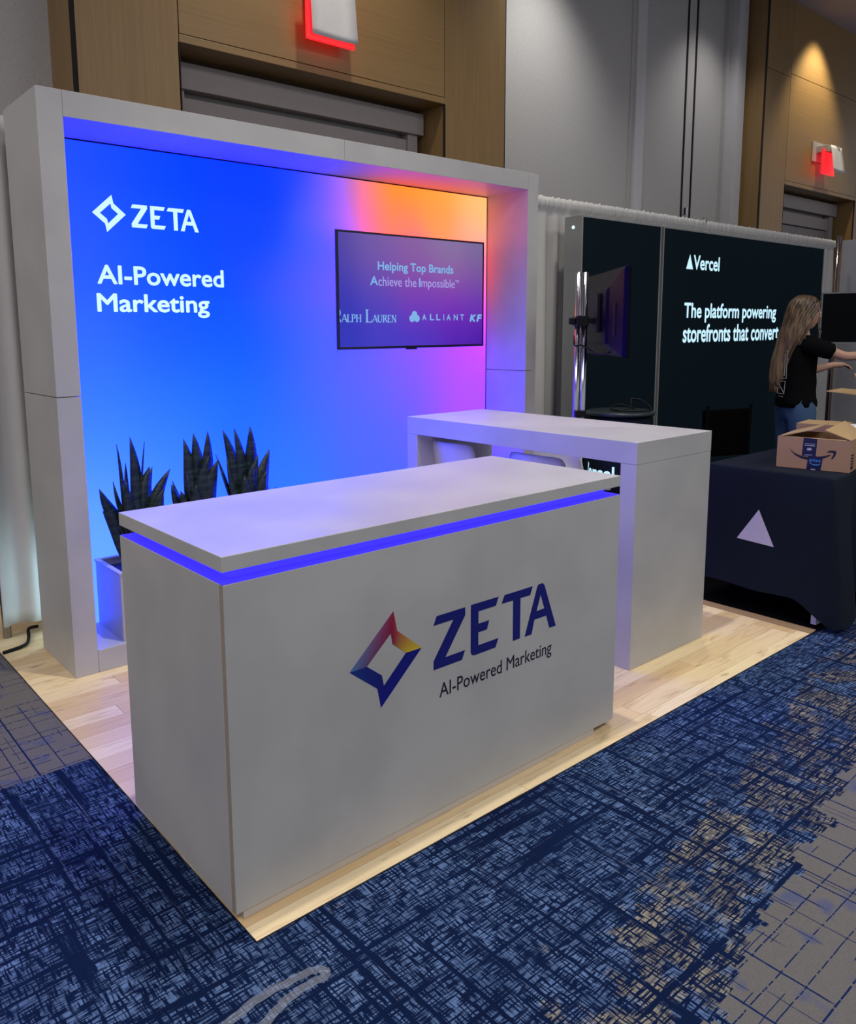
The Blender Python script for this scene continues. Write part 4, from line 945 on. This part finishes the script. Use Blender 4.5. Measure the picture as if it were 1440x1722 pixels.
# back print: line drawing of the shirt's graphic, pressed on the cloth
bp = BM()
def ln(a, b_, r=.0022):
    f = lambda p: (-.128-.004*(1.2-p[1])*4, p[0]-.035, p[1]+.02); tube(bp, [f(a), f(((a[0]+b_[0])/2, (a[1]+b_[1])/2)), f(b_)], r, 5)
for a, b_ in [((.05,1.06),(.05,1.25)),((.05,1.25),(-.045,1.255)),((-.045,1.255),(-.055,1.065)),((-.055,1.065),(.05,1.06)),((-.02,1.24),(-.03,1.08)),((.045,1.20),(-.02,1.24)),((.05,1.04),(-.045,1.045)),((-.045,1.045),(-.04,.955)),((.05,1.04),(.045,.955)),((.045,.955),(-.04,.955)),((.045,1.03),(-.04,.96)),((.03,.935),(.005,.935)),((-.005,.935),(-.03,.935))]: ln(a, b_)
obj('shirt_print', bp, simple('grey_ink_print', (.30, .30, .28, 1), .8), so)
# jeans
j = [[(0, 0, .90, (.112, .148)), (0, 0, .98, (.100, .130)), (0, 0, 1.06, (.088, .115))]]
for s in (-1, 1): j.append([(0, 0, .90, 0), (0, s*.080, .83, .107), (.01, s*.09, .62, .088), (.015, s*.09, .47, .070), (-.005, s*.095, .28, .062), (-.018, s*.095, .085, .056)])
jm = skin(j, 'jeans')
for v in jm.vertices: v.co += v.normal*noise.noise(v.co*22)*.006
jm.materials.clear(); link('jeans', jm, M_jean, pr)
for s in (-1, 1):
    sb = BM(); bmesh.ops.create_uvsphere(sb, u_segments=16, v_segments=10, radius=1)
    for v in sb.verts: v.co = Vector((v.co.x*.135+.045, v.co.y*.048+s*.10, max(v.co.z, -.6)*.055+.035))
    obj('shoe', sb, M_paper, pr, True)
# hair: cap on the skull, long fall down the back, built of locks
hl = BM()
prof = [(1.652, .0, .006, .006, 0), (1.645, .02, .045, .040, 0), (1.628, .025, .078, .062, 0), (1.60, .025, .098, .079, 28), (1.565, .018, .104, .086, 48), (1.52, .008, .104, .092, 66), (1.47, -.004, .098, .098, 78), (1.42, -.022, .092, .100, 88), (1.37, -.045, .080, .100, 96), (1.30, -.072, .064, .088, 104), (1.22, -.092, .056, .074, 108), (1.14, -.106, .048, .062, 108), (1.08, -.114, .040, .050, 108), (1.03, -.120, .028, .034, 108)]
nr = 72; g = []
for pi_, (z, cx_, rx, ry, gap) in enumerate(prof):
    row_ = []
    for k in range(nr+1):
        a = math.radians(gap)+math.radians(360-2*gap)*k/nr
        rid = 1+.045*math.sin(k*1.7+z*3)+.05*noise.noise((k*.45, z*2.2, 3))
        zz = z-(.05*noise.noise((k*.25, 3, 8)) if pi_ == len(prof)-1 else 0)
        sway = .012*math.sin(z*16+k*.1)*max(0, (1.4-z)*3)
        row_.append(hl.verts.new((cx_+rx*rid*math.cos(a)-.012*max(0, 1.2-z), ry*rid*math.sin(a)+sway+.16*max(0, 1.4-z), zz)))
    g.append(row_)
for a, b_ in zip(g, g[1:]):
    for k in range(nr): hl.faces.new((a[k], a[k+1], b_[k+1], b_[k]))
ho = obj('hair', hl, M_hair, pr, True); md = ho.modifiers.new('s', 'SOLIDIFY'); md.thickness = .012; md.offset = -1; md = ho.modifiers.new('b', 'SUBSURF'); md.levels = 1; md.render_levels = 1
lk = BM(); random.seed(11)
for k in range(60):
    a = math.radians(random.uniform(75, 285)); off = random.uniform(.96, 1.08); pts_ = []
    for (z, cx_, rx, ry, gap) in prof[4:]+[(1.0-random.uniform(-.04, .03), -.118, .022, .045, 108)]:
        pts_.append((cx_+rx*off*math.cos(a)-.012*max(0, 1.2-z), ry*off*math.sin(a)+.010*math.sin(z*14+k)+.16*max(0, 1.4-z), z))
    tube(lk, spline(pts_, 2), [.003+.0035*math.sin(math.pi*min(1, i/(len(pts_)*2))) for i in range(len(pts_)*2-1)], 5)
for s, (ax, az) in ((-1, (.085, 1.40)), (-1, (.07, 1.37)), (1, (.08, 1.38))):
    tube(lk, spline([(.07, s*.062, 1.60), (.085, s*.082, 1.53), (.075, s*.092, 1.46), (ax+.02, s*.09, az)], 4), .0045, 5)
obj('hair_locks', lk, M_hair, ho, True)
sg = empty('sunglasses', (0, 0, 0), label='dark sunglasses pushed up on the blond head', cat='sunglasses')
sg.location = (5.02, 1.02, 0); sg.rotation_euler.z = math.radians(-36)
for s in (-1, 1):
    lb_ = BM(); bmesh.ops.create_uvsphere(lb_, u_segments=14, v_segments=8, radius=1)
    for v in lb_.verts: v.co = Vector((v.co.x*.010+.098, v.co.y*.027+s*.033, v.co.z*.020+1.632))
    obj('lens', lb_, M_gloss, sg, True)
    obj('temple_arm', tube(BM(), spline([(.097, s*.058, 1.636), (.06, s*.079, 1.612), (.0, s*.090, 1.580)], 4), .003, 6), M_gloss, sg, True)
obj('bridge', tube(BM(), [(.106, -.012, 1.637), (.108, 0, 1.640), (.106, .012, 1.637)], .003, 6), M_gloss, sg, True)
